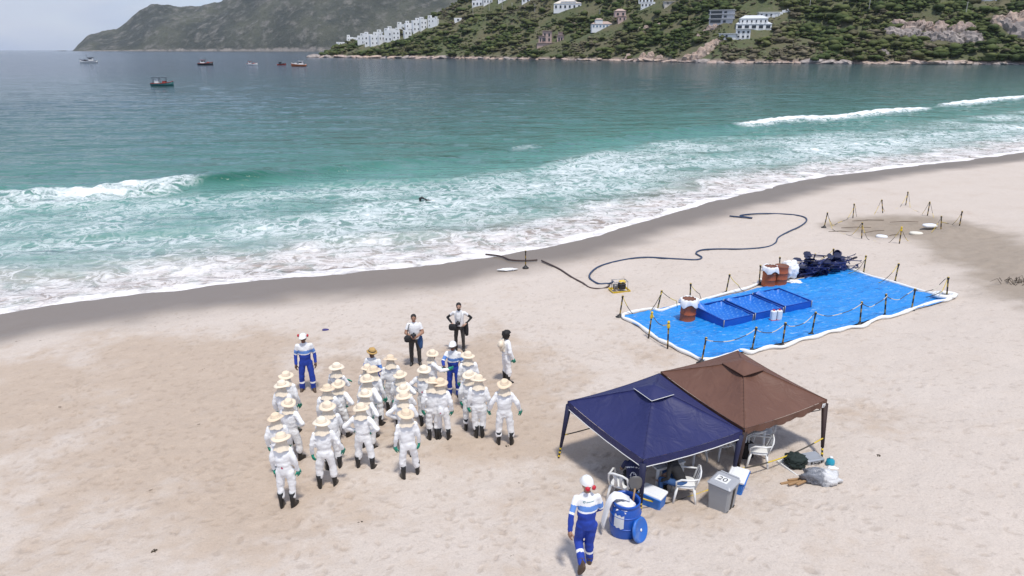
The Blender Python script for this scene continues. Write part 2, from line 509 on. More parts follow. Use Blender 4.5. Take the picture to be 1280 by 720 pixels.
# ================================================================== sea
def build_sea():
    az = np.linspace(R(-56), R(56), 680)
    r = np.concatenate([np.geomspace(20, 190, 460)[:-1], np.geomspace(190, 1200, 120)[:-1], np.geomspace(1200, 12000, 24)])
    RR, AZ = np.meshgrid(r, az, indexing='ij')
    X, Y = RR * np.sin(AZ), RR * np.cos(AZ)
    off = -inland(X, Y); q = past_crest(X, Y)
    q = q + (fbm(X * .09, Y * .09, 3, 3) - .5) * 3.5
    near = 1 - sstep(140, 400, RR)
    A = np.interp(X, [-120, -60, -30, -24, -16, -6, 10, 24, 32, 60, 76, 82, 90, 140], [.6, .6, .55, .8, .6, .28, .42, .55, .65, .65, .45, .45, .65, .65])
    prof = np.where(q > 0, np.exp(-(q / 4.2) ** 2), np.exp(-(q / 1.7) ** 2))
    brk = np.interp(X, [-400, -34, -28, -24, -8, -3, 2, 6, 30, 35, 74, 79, 83, 88, 500], [1, 1, .75, 0, 0, .22, .28, 0, 0, 1, 1, .2, .3, 1, 1])
    Z = A * prof * near
    turb = fbm(X * 1.1, Y * 1.1, 4, 12) - .5
    surf = sstep(1, 6, off) * (1 - sstep(25, 40, off))
    Z += surf * ((fbm(X * .5, Y * .5, 4, 15) - .5) * .30) + brk * np.exp(-((q + 1.5) / 2.5) ** 2) * turb * .7
    # swell and chop further out
    out = sstep(20, 45, off) * near
    Z += out * ((fbm(X * .10, Y * .22, 3, 21) - .5) * .45 + (fbm(X * .5, Y * .9, 3, 22) - .5) * .14)
    # bores running in
    Z += surf * .16 * np.exp(-((((off + (fbm(X * .12, Y * .12, 2, 25) - .5) * 7) % 9.0) - 4.5) / 1.2) ** 2)
    edge = (fbm(X * .35, Y * .35, 4, 33) - .5)
    lip = np.exp(-((off - .7) / .6) ** 2) * .05
    Z += (1 - sstep(0, 3, off)) * (.02 + edge * .07) + lip * (0.6 + turb)
    # foam cover
    lf = fbm(X * .11, Y * .11, 4, 41)
    lf2 = fbm(X * .05 + Y * .03, Y * .10, 3, 43)
    D = .36 * (1 - sstep(17, 31, off)) * (.12 + 1.75 * lf)
    D = np.maximum(D, (1 - sstep(.05, .42, off + edge * 1.4)) * (.62 + .4 * lf))
    D = np.maximum(D, .58 * (1 - sstep(2.5, 8.5, off + edge * 7)))
    D = np.maximum(D, .50 * np.exp(-((off - 11 - (lf2 - .5) * 10) / 3.2) ** 2) * (.5 + lf))
    inb = (q < 1.0)
    D = np.maximum(D, brk * inb * np.exp(-np.clip(-q - np.where(X > 20, .7, 1.5), 0, 99) / np.interp(X, [-60, -20, 0, 33, 90], [6, 6, 1.5, 1.2, 1.2])) * np.exp(-(np.clip(q, 0, 9) / .5) ** 2) * np.where(X < 0, .74 + .5 * (lf - .5), 1.05))
    D = np.where(q > .8, D * (1 - sstep(.8, 2.5, q)), D)
    D = np.where(X > 18, np.maximum(D, .40 * np.exp(-((off - 9 - (lf2 - .5) * 9) / 6.5) ** 2)), D)
    face = np.exp(-((q + .9) / 1.25) ** 2) * np.clip(A / .85, 0, 1) ** 1.5 * (1 - .8 * brk) * (.6 + .6 * lf)
    sandy = (1 - sstep(1.5, 7.5, off + edge * 4))
    P = np.stack([X, Y, Z], -1)
    keep = (off > -3.5)[:-1, :-1]
    me = grid_mesh('sea', P, keep, True, {'off': off, 'foam': np.clip(D, 0, 1.2), 'face': face, 'sandy': sandy})
    m, nt, bs = new_mat('sea_water')
    co = objco(nt)
    offn = mth(nt, 'ADD', attr(nt, 'off'), mth(nt, 'MULTIPLY', mth(nt, 'SUBTRACT', noise(nt, co, .05, 4, .55), .5), 26))
    ramp = nt.nodes.new('ShaderNodeValToRGB')
    nt.links.new(mth(nt, 'MULTIPLY', offn, 1 / 400.0), ramp.inputs['Fac'])
    els = ramp.color_ramp.elements
    stops = [(0, (.26, .33, .285)), (10 / 400, (.135, .275, .235)), (24 / 400, (.092, .250, .208)), (34 / 400, (.060, .185, .150)), (60 / 400, (.043, .132, .110)), (130 / 400, (.029, .082, .077)), (1.0, (.019, .039, .048))]
    els[0].position, els[0].color = stops[0][0], (*stops[0][1], 1)
    els[1].position, els[1].color = stops[-1][0], (*stops[-1][1], 1)
    for p, cc in stops[1:-1]:
        e = els.new(p); e.color = (*cc, 1)
    c = ramp.outputs['Color']
    c = mixc(nt, attr(nt, 'face'), c, (.005, .090, .056))  # glow of light through the thin crest, painted as emerald base colour
    c = mixc(nt, mth(nt, 'MULTIPLY', attr(nt, 'sandy'), smooth_node(nt, noise(nt, co, .8, 5, .6), .2, .6)), c, (.37, .30, .255))
    # foam: patches and lace
    wv = nt.nodes.new('ShaderNodeVectorMath'); wv.operation = 'MULTIPLY_ADD'
    nz = nt.nodes.new('ShaderNodeTexNoise'); nz.inputs['Scale'].default_value = .55; nz.inputs['Detail'].default_value = 3
    nt.links.new(co, nz.inputs['Vector'])
    nt.links.new(nz.outputs['Color'], wv.inputs[0]); wv.inputs[1].default_value = (2.2, 2.2, 0); nt.links.new(co, wv.inputs[2])
    f1 = noise(nt, wv.outputs[0], .42, 10, .66, .3)
    f3_ = noise(nt, wv.outputs[0], 1.7, 8, .7, .5)
    f2 = noise(nt, wv.outputs[0], .9, 7, .6, .8)
    ridge = mth(nt, 'SUBTRACT', 1.0, mth(nt, 'MULTIPLY', mth(nt, 'ABSOLUTE', mth(nt, 'SUBTRACT', f2, .5)), 9.0), clamp=True)
    D_ = attr(nt, 'foam')
    thr = mth(nt, 'SUBTRACT', .86, mth(nt, 'MULTIPLY', D_, .62))
    patch = mth(nt, 'MULTIPLY', smooth_node(nt, mth(nt, 'SUBTRACT', f1, thr), -.06, .14), smooth_node(nt, f3_, .30, .52, .55, 1.0))
    lace = mth(nt, 'MULTIPLY', mth(nt, 'MULTIPLY', mth(nt, 'POWER', ridge, 1.2), smooth_node(nt, D_, .13, .50)), .82)
    f3 = noise(nt, wv.outputs[0], 2.3, 6, .62, .6)
    ridge3 = mth(nt, 'SUBTRACT', 1.0, mth(nt, 'MULTIPLY', mth(nt, 'ABSOLUTE', mth(nt, 'SUBTRACT', f3, .5)), 9.0), clamp=True)
    lace3 = mth(nt, 'MULTIPLY', mth(nt, 'MULTIPLY', ridge3, smooth_node(nt, D_, .2, .65)), mth(nt, 'MULTIPLY', smooth_node(nt, f1, .42, .58), .85))
    lace = mth(nt, 'MAXIMUM', lace, lace3)
    foam = mth(nt, 'MAXIMUM', patch, lace, clamp=True)
    foam = mth(nt, 'MULTIPLY', foam, smooth_node(nt, D_, .03, .15))
    veil = mth(nt, 'MULTIPLY', smooth_node(nt, D_, .1, .8, 0, .25), smooth_node(nt, f1, .3, .65))
    foam_all = mth(nt, 'MAXIMUM', foam, veil)
    c = mixc(nt, foam_all, c, mixc(nt, attr(nt, 'sandy'), (.86, .89, .89), (.84, .81, .79)))
    nt.links.new(c, bs.inputs['Base Color'])
    nt.links.new(smooth_node(nt, foam_all, 0, 1, .10, .75), bs.inputs['Roughness'])
    bs.inputs['IOR'].default_value = 1.333
    cr = objco(nt, (.42, 1.45, 1))
    w1 = noise(nt, cr, .9, 5, .6, .4)
    w2 = noise(nt, cr, .16, 5, .55, .3)
    nb = bump(nt, None, w2, 1.0, 1.9)
    nb = bump(nt, None, w1, .75, .34, nb)
    bump(nt, bs, foam, .7, .06, nb)
    o = link_mesh('sea', me, None, m)
    tag(o, 'turquoise surf near the beach turning slate blue offshore', 'sea', kind='structure')
build_sea()

# ================================================================== headland and far hill
HP = np.array([380, 400, 500, 700, 900, 1100, 1280, 1500, 1900], float)
HD = np.array([1060, 1040, 930, 780, 618, 620, 650, 720, 800], float)
SILP = np.array([380, 400, 410, 425, 440, 470, 500, 520, 540, 560, 580, 620, 680, 800, 1500], float)
SILY = np.array([73, 71, 66, 59, 55, 50, 44, 35, 26, 14, 1, -30, -70, -90, -90], float)
def pxaz(px): return math.atan2((px - 640) / FPX, 1 / _cp * (1 + 0.0) )  # azimuth near the horizon row
def head_z(px, d):
    """height of the headland: px = azimuth column, d = metres inland from its waterline"""
    px = np.asarray(px, float); d = np.asarray(d, float)
    r0 = np.interp(px, HP, HD)
    top = np.maximum(0.5, (62 - np.interp(px, SILP, SILY)) / FPX * (r0 + 120) * .97 + CAM_Z)
    x, y = (px - 640) * r0 / FPX * .0 + px * r0 / FPX, r0 + d
    z = 2.2 * (1 - np.exp(-d / 2.0)) + .40 * d + .0004 * d * d
    z *= 1 + (fbm(x / 60, y / 45, 4, 201) - .5) * .55
    z += (fbm(x / 14, y / 14, 4, 203) - .5) * 5 * sstep(3, 25, d)
    k = 9.0
    top = top * (1 + (fbm(x / 40, y / 900, 2, 205) - .5) * .12)
    return -k * np.log(np.exp(-z / k) + np.exp(-top / k)) + k * np.log(1 + np.exp(-(top) / k)) * 0 
def head_pt(px, d):
    r0 = float(np.interp(px, HP, HD)); a = pxaz(px)
    return Vector((math.sin(a) * (r0 + d), math.cos(a) * (r0 + d), float(head_z(px, d))))
def head_at(px, py):
    """point of the headland seen at a photograph pixel"""
    best = None
    for d in np.arange(0, 330, 1.5):
        p = head_pt(px, d)
        dd = math.hypot(p.x, p.y)
        # row of this point
        zc = p.z - CAM_Z
        dep = p.y * _cp - zc * _sp; v = -(p.y * _sp + zc * _cp)
        row = 360 + FPX * v / dep
        if row <= py: return p, d
        best = (p, d)
    return best
def build_headland():
    pxs = np.concatenate([np.arange(388, 1400, 2.0), np.arange(1400, 1900, 6.0)]); ds = np.concatenate([np.arange(0, 14, 1.2), np.arange(14, 150, 2.6), np.arange(150, 340, 8)])
    PX, DD = np.meshgrid(pxs, ds, indexing='ij')
    r0 = np.interp(PX, HP, HD); az = np.arctan2((PX - 640) / FPX, 1 / _cp)
    Z = head_z(PX, DD) - .3
    Z = np.where(DD < .1, -2.0, Z)
    X, Y = np.sin(az) * (r0 + DD), np.cos(az) * (r0 + DD)
    me = grid_mesh('headland', np.stack([X, Y, Z], -1), None, True, {'inl': DD})
    m, nt, bs = new_mat('headland_ground')
    co = objco(nt)
    n1 = noise(nt, co, .03, 6, .65); n2 = noise(nt, co, .16, 6, .65)
    c = mixc(nt, smooth_node(nt, n1, .38, .62), (.120, .110, .058), (.082, .098, .040))
    c = mixc(nt, smooth_node(nt, n2, .58, .74), c, (.15, .125, .09))
    rock = mixc(nt, n2, (.24, .17, .14), (.42, .335, .29))
    c = mixc(nt, smooth_node(nt, mth(nt, 'ADD', attr(nt, 'inl'), mth(nt, 'MULTIPLY', n2, 8)), 4, 10, 1, 0), c, rock)
    nt.links.new(c, bs.inputs['Base Color']); bs.inputs['Roughness'].default_value = .95
    bump(nt, bs, n2, 1.0, 2.0)
    tag(link_mesh('headland', me, None, m), 'scrub covered headland rising from the water', 'headland', kind='structure')
build_headland()

def build_far_hill():
    p = np.array([60, 88, 93, 100, 112, 130, 150, 165, 185, 198, 215, 235, 262, 290, 312, 345, 375, 430, 520, 620, 760, 900], float)
    yv = np.array([66, 65, 62, 57, 50, 45, 42.5, 36, 25, 20, 19.5, 21, 19.5, 13, 8.5, -2, -14, -26, -34, -38, -45, -50], float)
    pxs = np.arange(70, 860, 1.6); ts = np.linspace(0, 1, 90) ** 1.15
    PX, TT = np.meshgrid(pxs, ts, indexing='ij')
    D0 = np.interp(PX, [60, 95, 400, 900], [6300, 6000, 4600, 4300])
    az = np.arctan2((PX - 640) / FPX, 1 / _cp)
    top = np.maximum(-6, (62 - np.interp(PX, p, yv)) / FPX * (D0 + 900) + CAM_Z)
    rr = D0 + TT * 900
    X, Y = np.sin(az) * rr, np.cos(az) * rr
    n = fbm(X / 520, Y / 420, 5, 301, .55)
    sh = np.clip(TT * 1.25, 0, 1) ** (.75) * (.70 + .62 * n)
    Z = top * np.clip(sh, 0, 1.03) + (fbm(X / 60, Y / 60, 4, 305) - .5) * 16 * sstep(.01, .1, TT)
    Z = np.where(TT < .001, -8, Z)
    me = grid_mesh('far_hill', np.stack([X, Y, Z], -1), None, True, {'up': TT})
    m, nt, bs = new_mat('far_scrub')
    co = objco(nt)
    n1 = noise(nt, co, .0022, 6, .6); n2 = noise(nt, co, .014, 6, .7); n3 = noise(nt, co, .05, 4, .7)
    c = mixc(nt, smooth_node(nt, n1, .40, .62), (.034, .040, .026), (.078, .082, .050))
    c = mixc(nt, smooth_node(nt, n2, .48, .68), c, (.17, .16, .135))
    c = mixc(nt, smooth_node(nt, n3, .5, .7, 0, .55), c, (.022, .030, .018))
    c = mixc(nt, smooth_node(nt, mth(nt, 'ADD', attr(nt, 'up'), mth(nt, 'MULTIPLY', mth(nt, 'SUBTRACT', n2, .5), .06)), .003, .016, 1, 0), c, (.33, .29, .25))
    nt.links.new(c, bs.inputs['Base Color']); bs.inputs['Roughness'].default_value = .95
    bump(nt, bs, n2, 1.0, 30)
    tag(link_mesh('far_hill', me, None, m), 'long dark hill across the bay', 'hill', kind='structure')
build_far_hill()

# ================================================================== people
from mathutils.bvhtree import BVHTree
WHITE_SUIT = mat('white_suit', (.85, .85, .85), .75, .02, 5, .6, .012, bscale=15)
SKIN_A = mat('skin_tan', (.36, .20, .13), .55, .08, 12)
SKIN_B = mat('skin_brown', (.13, .07, .045), .5, .08, 12)
SKIN_C = mat('skin_light', (.46, .28, .20), .55, .08, 12)
BLUE_CLOTH = mat('royal_blue_cloth', (.012, .045, .33), .8, .12, 5, .4, .01, bscale=10)
MID_BLUE = mat('light_blue_cloth', (.12, .26, .62), .8, .08, 6)
REFLECT = mat('reflective_white_tape', (.82, .82, .82), .4, .03, 8)
WHITE_CLOTH = mat('white_cloth', (.78, .78, .78), .85, .04, 6, .4, .01, bscale=11)
BLACK_CLOTH = mat('black_cloth', (.016, .016, .018), .85, .2, 6, .4, .01, bscale=11)
GREY_TROUSER = mat('dark_grey_cloth', (.045, .042, .040), .85, .15, 6, .4, .01, bscale=11)
NAVY_CLOTH = mat('navy_cloth', (.010, .014, .060), .85, .15, 6, .4, .01, bscale=11)
JEANS = mat('blue_denim', (.03, .085, .22), .85, .2, 9, .3, .008, bscale=14)
STRAW = mat('straw', (.79, .66, .50), .8, .10, 30, .6, .006, bscale=60)
STRAW_BAND = mat('pale_hat_band', (.77, .66, .51), .8, .06, 20)
CAPE = mat('cream_cape_cloth', (.76, .66, .52), .85, .05, 8, .3, .01)
STRAW_DARK = mat('golden_straw', (.48, .30, .10), .8, .12, 30, .5, .006, bscale=60)
GREEN_RUBBER = mat('green_rubber', (.008, .27, .18), .45, .1, 12)
BLACK_RUBBER = mat('black_rubber', (.014, .013, .013), .38, .2, 8)
BROWN_LEATHER = mat('brown_leather', (.07, .042, .027), .6, .2, 10)
HELMET = mat('white_helmet_plastic', (.82, .82, .80), .25, .02, 5, coat=.4)
RED_PLASTIC = mat('red_plastic', (.50, .012, .030), .35, .08, 8)
HAIR = mat('black_hair', (.012, .010, .009), .6, .3, 30, .8, .02, bscale=40)
PINK_MARK = mat('red_print', (.55, .05, .12), .7, .05, 20)
TEAL_MARK = mat('teal_print', (.03, .22, .25), .7, .05, 20)
WHITE_MARK = mat('white_print', (.70, .72, .76), .7, .05, 20)

def capsule(mb, a, b, ra, rb, n=10, flat=1.0):
    a, b = Vector(a), Vector(b); d = (b - a).normalized()
    pts, rad = [], []
    for k in (85, 55, 25): pts.append(a - d * ra * math.sin(R(k))); rad.append(ra * math.cos(R(k)))
    pts += [a, a.lerp(b, .5), b]; rad += [ra, (ra + rb) / 2 * 1.02, rb]
    for k in (25, 55, 85): pts.append(b + d * rb * math.sin(R(k))); rad.append(rb * math.cos(R(k)))
    mb.tube(pts, rad, n, True, flat=flat)
def ellipsoid(mb, c, r, n=12, m=8):
    prof = [(math.sin(math.pi * k / m), -math.cos(math.pi * k / m)) for k in range(m + 1)]
    prof[0] = (.02, -1); prof[-1] = (.02, 1)
    vs = MB(); vs.lathe(prof, n)
    mb.add([(c[0] + v[0] * r[0], c[1] + v[1] * r[1], c[2] + v[2] * r[2]) for v in vs.v], vs.f)

ARM = {
    'hang': ((.248, -.03, 1.13), (.262, .05, .88)),
    'hang_in': ((.245, .0, 1.13), (.23, .11, .89)),
    'wide': ((.31, -.02, 1.15), (.37, .08, .93)),
    'akimbo': ((.40, -.09, 1.18), (.235, .05, 1.03)),
    'front': ((.265, .06, 1.14), (.10, .28, 1.10)),
    'fold': ((.27, .06, 1.15), (-.06, .22, 1.16)),
    'back': ((.28, -.10, 1.16), (.10, -.20, .98)),
    'reach': ((.26, .17, 1.20), (.17, .42, 1.18)),
    'swing_f': ((.25, .06, 1.14), (.24, .27, .98)),
    'swing_b': ((.29, -.12, 1.15), (.31, -.16, .91)),
    'rest': ((.26, .12, 1.15), (.17, .36, 1.10)),
}
HAND_MESH = {}
def hand_mesh(side, matl):
    key = (side, matl.name)
    if key in HAND_MESH: return HAND_MESH[key]
    mb = MB()
    # local: -Z = along the forearm outward, X = thumb side * side, palm faces -Y*... slight curl
    mb.loft([[(x * .030, y * .020, .02) for x, y in ((-1, -1), (0, -1.2), (1, -1), (1, 1), (0, 1.2), (-1, 1))],
             [(x * .040, y * .016, -.04) for x, y in ((-1, -1), (0, -1.2), (1, -1), (1, 1), (0, 1.2), (-1, 1))],
             [(x * .042, y * .014, -.085) for x, y in ((-1, -1), (0, -1.2), (1, -1), (1, 1), (0, 1.2), (-1, 1))]])
    for k, (x, L) in enumerate(((.032, .070), (.011, .080), (-.011, .075), (-.032, .058))):
        x *= side
        mb.tube([(x, 0, -.08), (x, .008, -.08 - L * .45), (x * .95, .026, -.08 - L * .80), (x * .92, .044, -.08 - L)], [.0105, .0100, .0092, .0070], 6)
    mb.tube([(side * .034, .004, -.02), (side * .058, .018, -.055), (side * .060, .034, -.085), (side * .052, .046, -.104)], [.014, .0125, .011, .008], 6)
    me = mb.mesh('hand', True); me.materials.append(matl)
    HAND_MESH[key] = me
    return me
BOOT_MESH = {}
def boot_mesh(matl, tall):
    key = (matl.name, tall)
    if key in BOOT_MESH: return BOOT_MESH[key]
    mb = MB(); n = 14
    def ring(cy, z, rx, ry): return [(rx * math.cos(2 * math.pi * k / n), cy + ry * math.sin(2 * math.pi * k / n), z) for k in range(n)]
    H = .36 if tall else .17
    mb.loft([ring(.055, 0, .045, .135), ring(.055, .022, .050, .140), ring(.052, .05, .049, .136), ring(.03, .085, .047, .105), ring(.004, .12, .048, .066), ring(0, .16, .050, .060), ring(-.005, H, .066, .070), ring(-.005, H + .004, .056, .060), ring(-.004, H - .06, .05, .055)])
    me = mb.mesh('boot', True); me.materials.append(matl); BOOT_MESH[key] = me
    return me
HAT_MESH = {}
def hat_mesh(kind, seed):
    key = (kind, seed)
    if key in HAT_MESH: return HAT_MESH[key]
    mb = MB(); rg = random.Random(seed)
    br = {'sun': .192, 'fedora': .155}[kind]
    n = 28
    prof = [(.103, 0.0), (.150, .000), (br - .01, -.012), (br, -.014), (br, -.008), (.150, .008), (.106, .012), (.100, .045), (.092, .085), (.070, .108), (.035, .114), (.004, .112)]
    mb.lathe(prof, n)
    ph = [rg.uniform(0, 6.3) for _ in range(3)]
    out = []
    for x, y, z in mb.v:
        r = math.hypot(x, y); a = math.atan2(y, x)
        if r > .12: z += (r - .11) * (.16 * math.sin(2 * a + ph[0]) + .10 * math.sin(3 * a + ph[1])) ; 
        x2, y2 = x * .95, y * 1.08
        if z > .09: z -= .02 * math.exp(-(x / .03) ** 2)
        out.append((x2, y2, z))
    mb.v = out
    me = mb.mesh('straw_hat', True); me.materials.append(STRAW if kind == 'sun' else STRAW_DARK)
    if kind == 'sun' and seed % 4 in (1, 3): me.materials.clear(); me.materials.append(mat('straw_%d' % (seed % 4), (.82, .71, .56) if seed % 4 == 1 else (.75, .60, .43), .8, .10, 30, .6, .006, bscale=60))
    b = MB(); b.lathe([(.107, .010), (.1085, .012), (.1055, .036), (.104, .038)], n)
    b.v = [(x * .95, y * 1.08, z) for x, y, z in b.v]
    bm_ = b.mesh('hat_band', True); bm_.materials.append(STRAW_BAND if kind == 'sun' else BLACK_CLOTH)
    HAT_MESH[key] = (me, bm_)
    return HAT_MESH[key]
CAPE_MESH = {}
def cape_mesh(seed):
    if seed in CAPE_MESH: return CAPE_MESH[seed]
    rg = random.Random(seed + 50); mb = MB()
    n = 30; rows = [(.098, .095, .02), (.104, .110, -.05), (.112, .128, -.10), (.130, .142, -.15), (.160, .160, -.195), (.178, .172, -.225)]
    vs = []; ph = rg.uniform(0, 6)
    for i, (rx, ry, z) in enumerate(rows):
        for k in range(n + 1):
            a = R(165) + R(210) * k / n
            w = 1 + .03 * i / 5 * math.sin(7 * a + ph) + .03 * i / 5 * math.sin(13 * a + ph * 2)
            vs.append((rx * w * math.cos(a), ry * w * math.sin(a), z + .012 * math.sin(5 * a + ph) * i / 5))
    m = n + 1
    fs = [(i * m + k, i * m + k + 1, (i + 1) * m + k + 1, (i + 1) * m + k) for i in range(len(rows) - 1) for k in range(n)]
    mb.add(vs, fs); me = mb.mesh('neck_cape', True); me.materials.append(CAPE)
    CAPE_MESH[seed] = me
    return me
def helmet_meshes():
    mb = MB()
    mb.lathe([(.118, -.005), (.128, -.008), (.124, .0), (.120, .03), (.108, .07), (.080, .105), (.04, .122), (.004, .126)], 24)
    mb.v = [(x * .92, y * 1.12 + (.05 * max(0, y / .12) if z < .003 else 0), z) for x, y, z in mb.v]
    mb.tube([(0, -.11, .06), (0, -.04, .121), (0, .04, .124), (0, .11, .065)], [.01, .014, .014, .01], 6)
    return mb.mesh('helmet', True)
HELMET_ME = helmet_meshes(); HELMET_ME.materials.append(HELMET)

_pending = []
def seg_dist(P, a, b):
    a, b = np.array(a), np.array(b); ab = b - a
    t = np.clip(((P - a) @ ab) / (ab @ ab), 0, 1)
    return np.linalg.norm(P - a - t[:, None] * ab, axis=1), t

def person(name_label, foot, yaw, h=1.74, outfit='suit', arms=('hang', 'hang'), stance=((0, 0), (0, 0)), lean=0.0, head=(0, 0), seed=0, group=None,
           skin=None, hat='sun', gloves=True, seated=False, seat=.47, legs=None, boots=None, voxel=.021, build=1.0, extra=None, tilt=(0, 0), category='person', cape=True):
    """foot: world ground point between the feet; yaw: degrees, 0 faces away from the camera (+Y)"""
    skin = skin or SKIN_A
    k = h / 1.74
    root = empty('person', foot, R(yaw))
    tag(root, name_label, category, group)
    rg = random.Random(seed * 13 + 5)
    baggy = {'suit': .96, 'coverall': .88, 'shirt': .86}[outfit] * build
    J = {}
    hz = seat if seated else .90
    dz = hz - .90
    for i, s in enumerate((-1, 1)):
        hip = Vector((s * .095, 0, hz + .0))
        if legs is not None and legs[i] is not None:
            knee, ank = Vector(legs[i][0]), Vector(legs[i][1])
        elif seated:
            knee = Vector((s * .15, .42, .48)); ank = Vector((s * .15, .40, .10))
        else:
            ank = Vector((s * .125 + stance[i][0], stance[i][1], .10))
            knee = hip.lerp(ank, .5) + Vector((s * .012, .03, .0))
        J[('leg', i)] = (hip, knee, ank)
    def up(v):   # torso lean about the hips
        v = Vector(v) + Vector((0, 0, dz))
        r = v - Vector((0, 0, hz))
        c, sn = math.cos(lean), math.sin(lean)
        r = Vector((r.x + tilt[0] * r.z, r.y * c + r.z * sn + tilt[1] * r.z, -r.y * sn + r.z * c))
        return r + Vector((0, 0, hz))
    for i, s in enumerate((-1, 1)):
        a = ARM[arms[i]] if isinstance(arms[i], str) else arms[i]
        J[('arm', i)] = (up((s * .175, -.005, 1.385)), up((s * a[0][0], a[0][1], a[0][2])), up((s * a[1][0], a[1][1], a[1][2])))
    d_boot = rg.choice((.42, .50, .56, .38))
    mb = MB(); n = 14
    prof = [(.80, .125, .115), (.86, .165, .125), (.93, .180, .135), (1.01, .168, .125), (1.06, .182, .140), (1.19, .192, .145), (1.31, .200, .135), (1.385, .190, .115), (1.44, .115, .085), (1.475, .072, .068)]
    if outfit == 'shirt': prof = [(.80, .12, .105), (.86, .158, .12), (.93, .168, .13), (1.0, .172, .14), (1.08, .172, .135), (1.19, .180, .135), (1.31, .195, .125), (1.385, .185, .105), (1.44, .105, .08), (1.475, .062, .062)]
    rings = []
    for z, w, d in prof:
        w *= baggy if z < 1.4 else 1; d *= baggy if z < 1.4 else 1
        rings.append([up((w * math.cos(2 * math.pi * q / n), d * math.sin(2 * math.pi * q / n), z)) for q in range(n)])
    mb.loft(rings)
    r1, r2, r3 = (.108, .088, .082) if outfit != 'shirt' else (.098, .072, .056)
    for i in range(2):
        hip, knee, ank = J[('leg', i)]
        capsule(mb, hip + Vector((0, 0, -.03)), knee, r1 * baggy, r2 * baggy)
        capsule(mb, knee, ank + (knee - ank) * (d_boot if outfit == 'suit' else .05), r2 * baggy, r3 * baggy)
        capsule(mb, knee.lerp(ank, .6), ank, .042, .036)
        sh, el, wr = J[('arm', i)]
        ra, rb, rc = (.072, .062, .050) if outfit != 'shirt' else (.062, .050, .036)
        capsule(mb, sh, el, ra * baggy, rb * baggy)
        capsule(mb, el, wr, rb * baggy, rc * baggy)
    hx, hy = head
    hc = up((0, .02, 1.605)) + Vector((hx, hy, 0))
    capsule(mb, up((0, 0, 1.42)), hc - Vector((0, .01, .06)), .056, .054)
    Hm = MB()
    ellipsoid(Hm, (0, 0, .02), (.077, .096, .108)); ellipsoid(Hm, (0, .025, -.05), (.060, .068, .072))
    ellipsoid(Hm, (0, .100, -.012), (.014, .022, .028)); ellipsoid(Hm, (-.078, -.002, -.005), (.014, .026, .036)); ellipsoid(Hm, (.078, -.002, -.005), (.014, .026, .036))
    hyaw = rg.uniform(-.25, .25) if head == (0, 0) else math.atan2(-hx, .12)
    hrot = Matrix.Rotation(hyaw, 3, 'Z') @ Matrix.Rotation(-(rg.uniform(0, .15) + lean * .4), 3, 'X')
    mb.add([hc + hrot @ Vector(v) for v in Hm.v], Hm.f)
    me0 = mb.mesh('tmp_body')
    tmp = bpy.data.objects.new('tmp_body', me0); COL.objects.link(tmp)
    md = tmp.modifiers.new('r', 'REMESH'); md.mode = 'VOXEL'; md.voxel_size = voxel; md.use_smooth_shade = True
    ms = tmp.modifiers.new('s', 'SMOOTH'); ms.factor = .5; ms.iterations = 3
    _pending.append(dict(tmp=tmp, root=root, J=J, k=k, hc=hc, hrot=hrot, outfit=outfit, skin=skin, seed=seed, hat=hat, gloves=gloves, boots=boots, up=up, seated=seated, extra=extra or {}, voxel=voxel, hz=hz, lean=lean, cape=cape))
    return root

def child(name, me, parent, M, k):
    o = bpy.data.objects.new(name, me); COL.objects.link(o); o.parent = parent
    o.matrix_local = Matrix.Scale(k, 4) @ M
    return o
def basis(z, yhint):
    z = z.normalized(); x = yhint.cross(z)
    if x.length < 1e-4: x = Vector((1, 0, 0))
    x.normalize(); y = z.cross(x)
    return Matrix((x, y, z)).transposed().to_4x4()

def decal(me_body, strokes, width, side=-1, matl=None, name='print', parent=None, off=.004):
    """ribbons laid on the body surface; strokes are polylines in (x, z), seen from behind (side -1) or in front (+1)"""
    bvh = BVHTree.FromPolygons([v.co.copy() for v in me_body.vertices], [list(p.vertices) for p in me_body.polygons])
    mb = MB()
    for st in strokes:
        L, Rr = [], []
        for i, (x, z) in enumerate(st):
            a, b = st[max(0, i - 1)], st[min(len(st) - 1, i + 1)]
            dx, dzz = b[0] - a[0], b[1] - a[1]; l = math.hypot(dx, dzz) or 1
            nx, nz = -dzz / l * width / 2, dx / l * width / 2
            for lst, q in ((L, (x + nx, z + nz)), (Rr, (x - nx, z - nz))):
                hit = bvh.ray_cast(Vector((q[0], side * 1.5, q[1])), Vector((0, -side, 0)))
                lst.append((hit[0] + Vector((0, side * off, 0))) if hit[0] else None)
        if any(p is None for p in L + Rr): continue
        vs = []
        for a, b in zip(L, Rr): vs += [a, b]
        mb.add(vs, [(2 * i, 2 * i + 1, 2 * i + 3, 2 * i + 2) for i in range(len(L) - 1)])
    if mb.v: return mb.build(name, matl, parent)

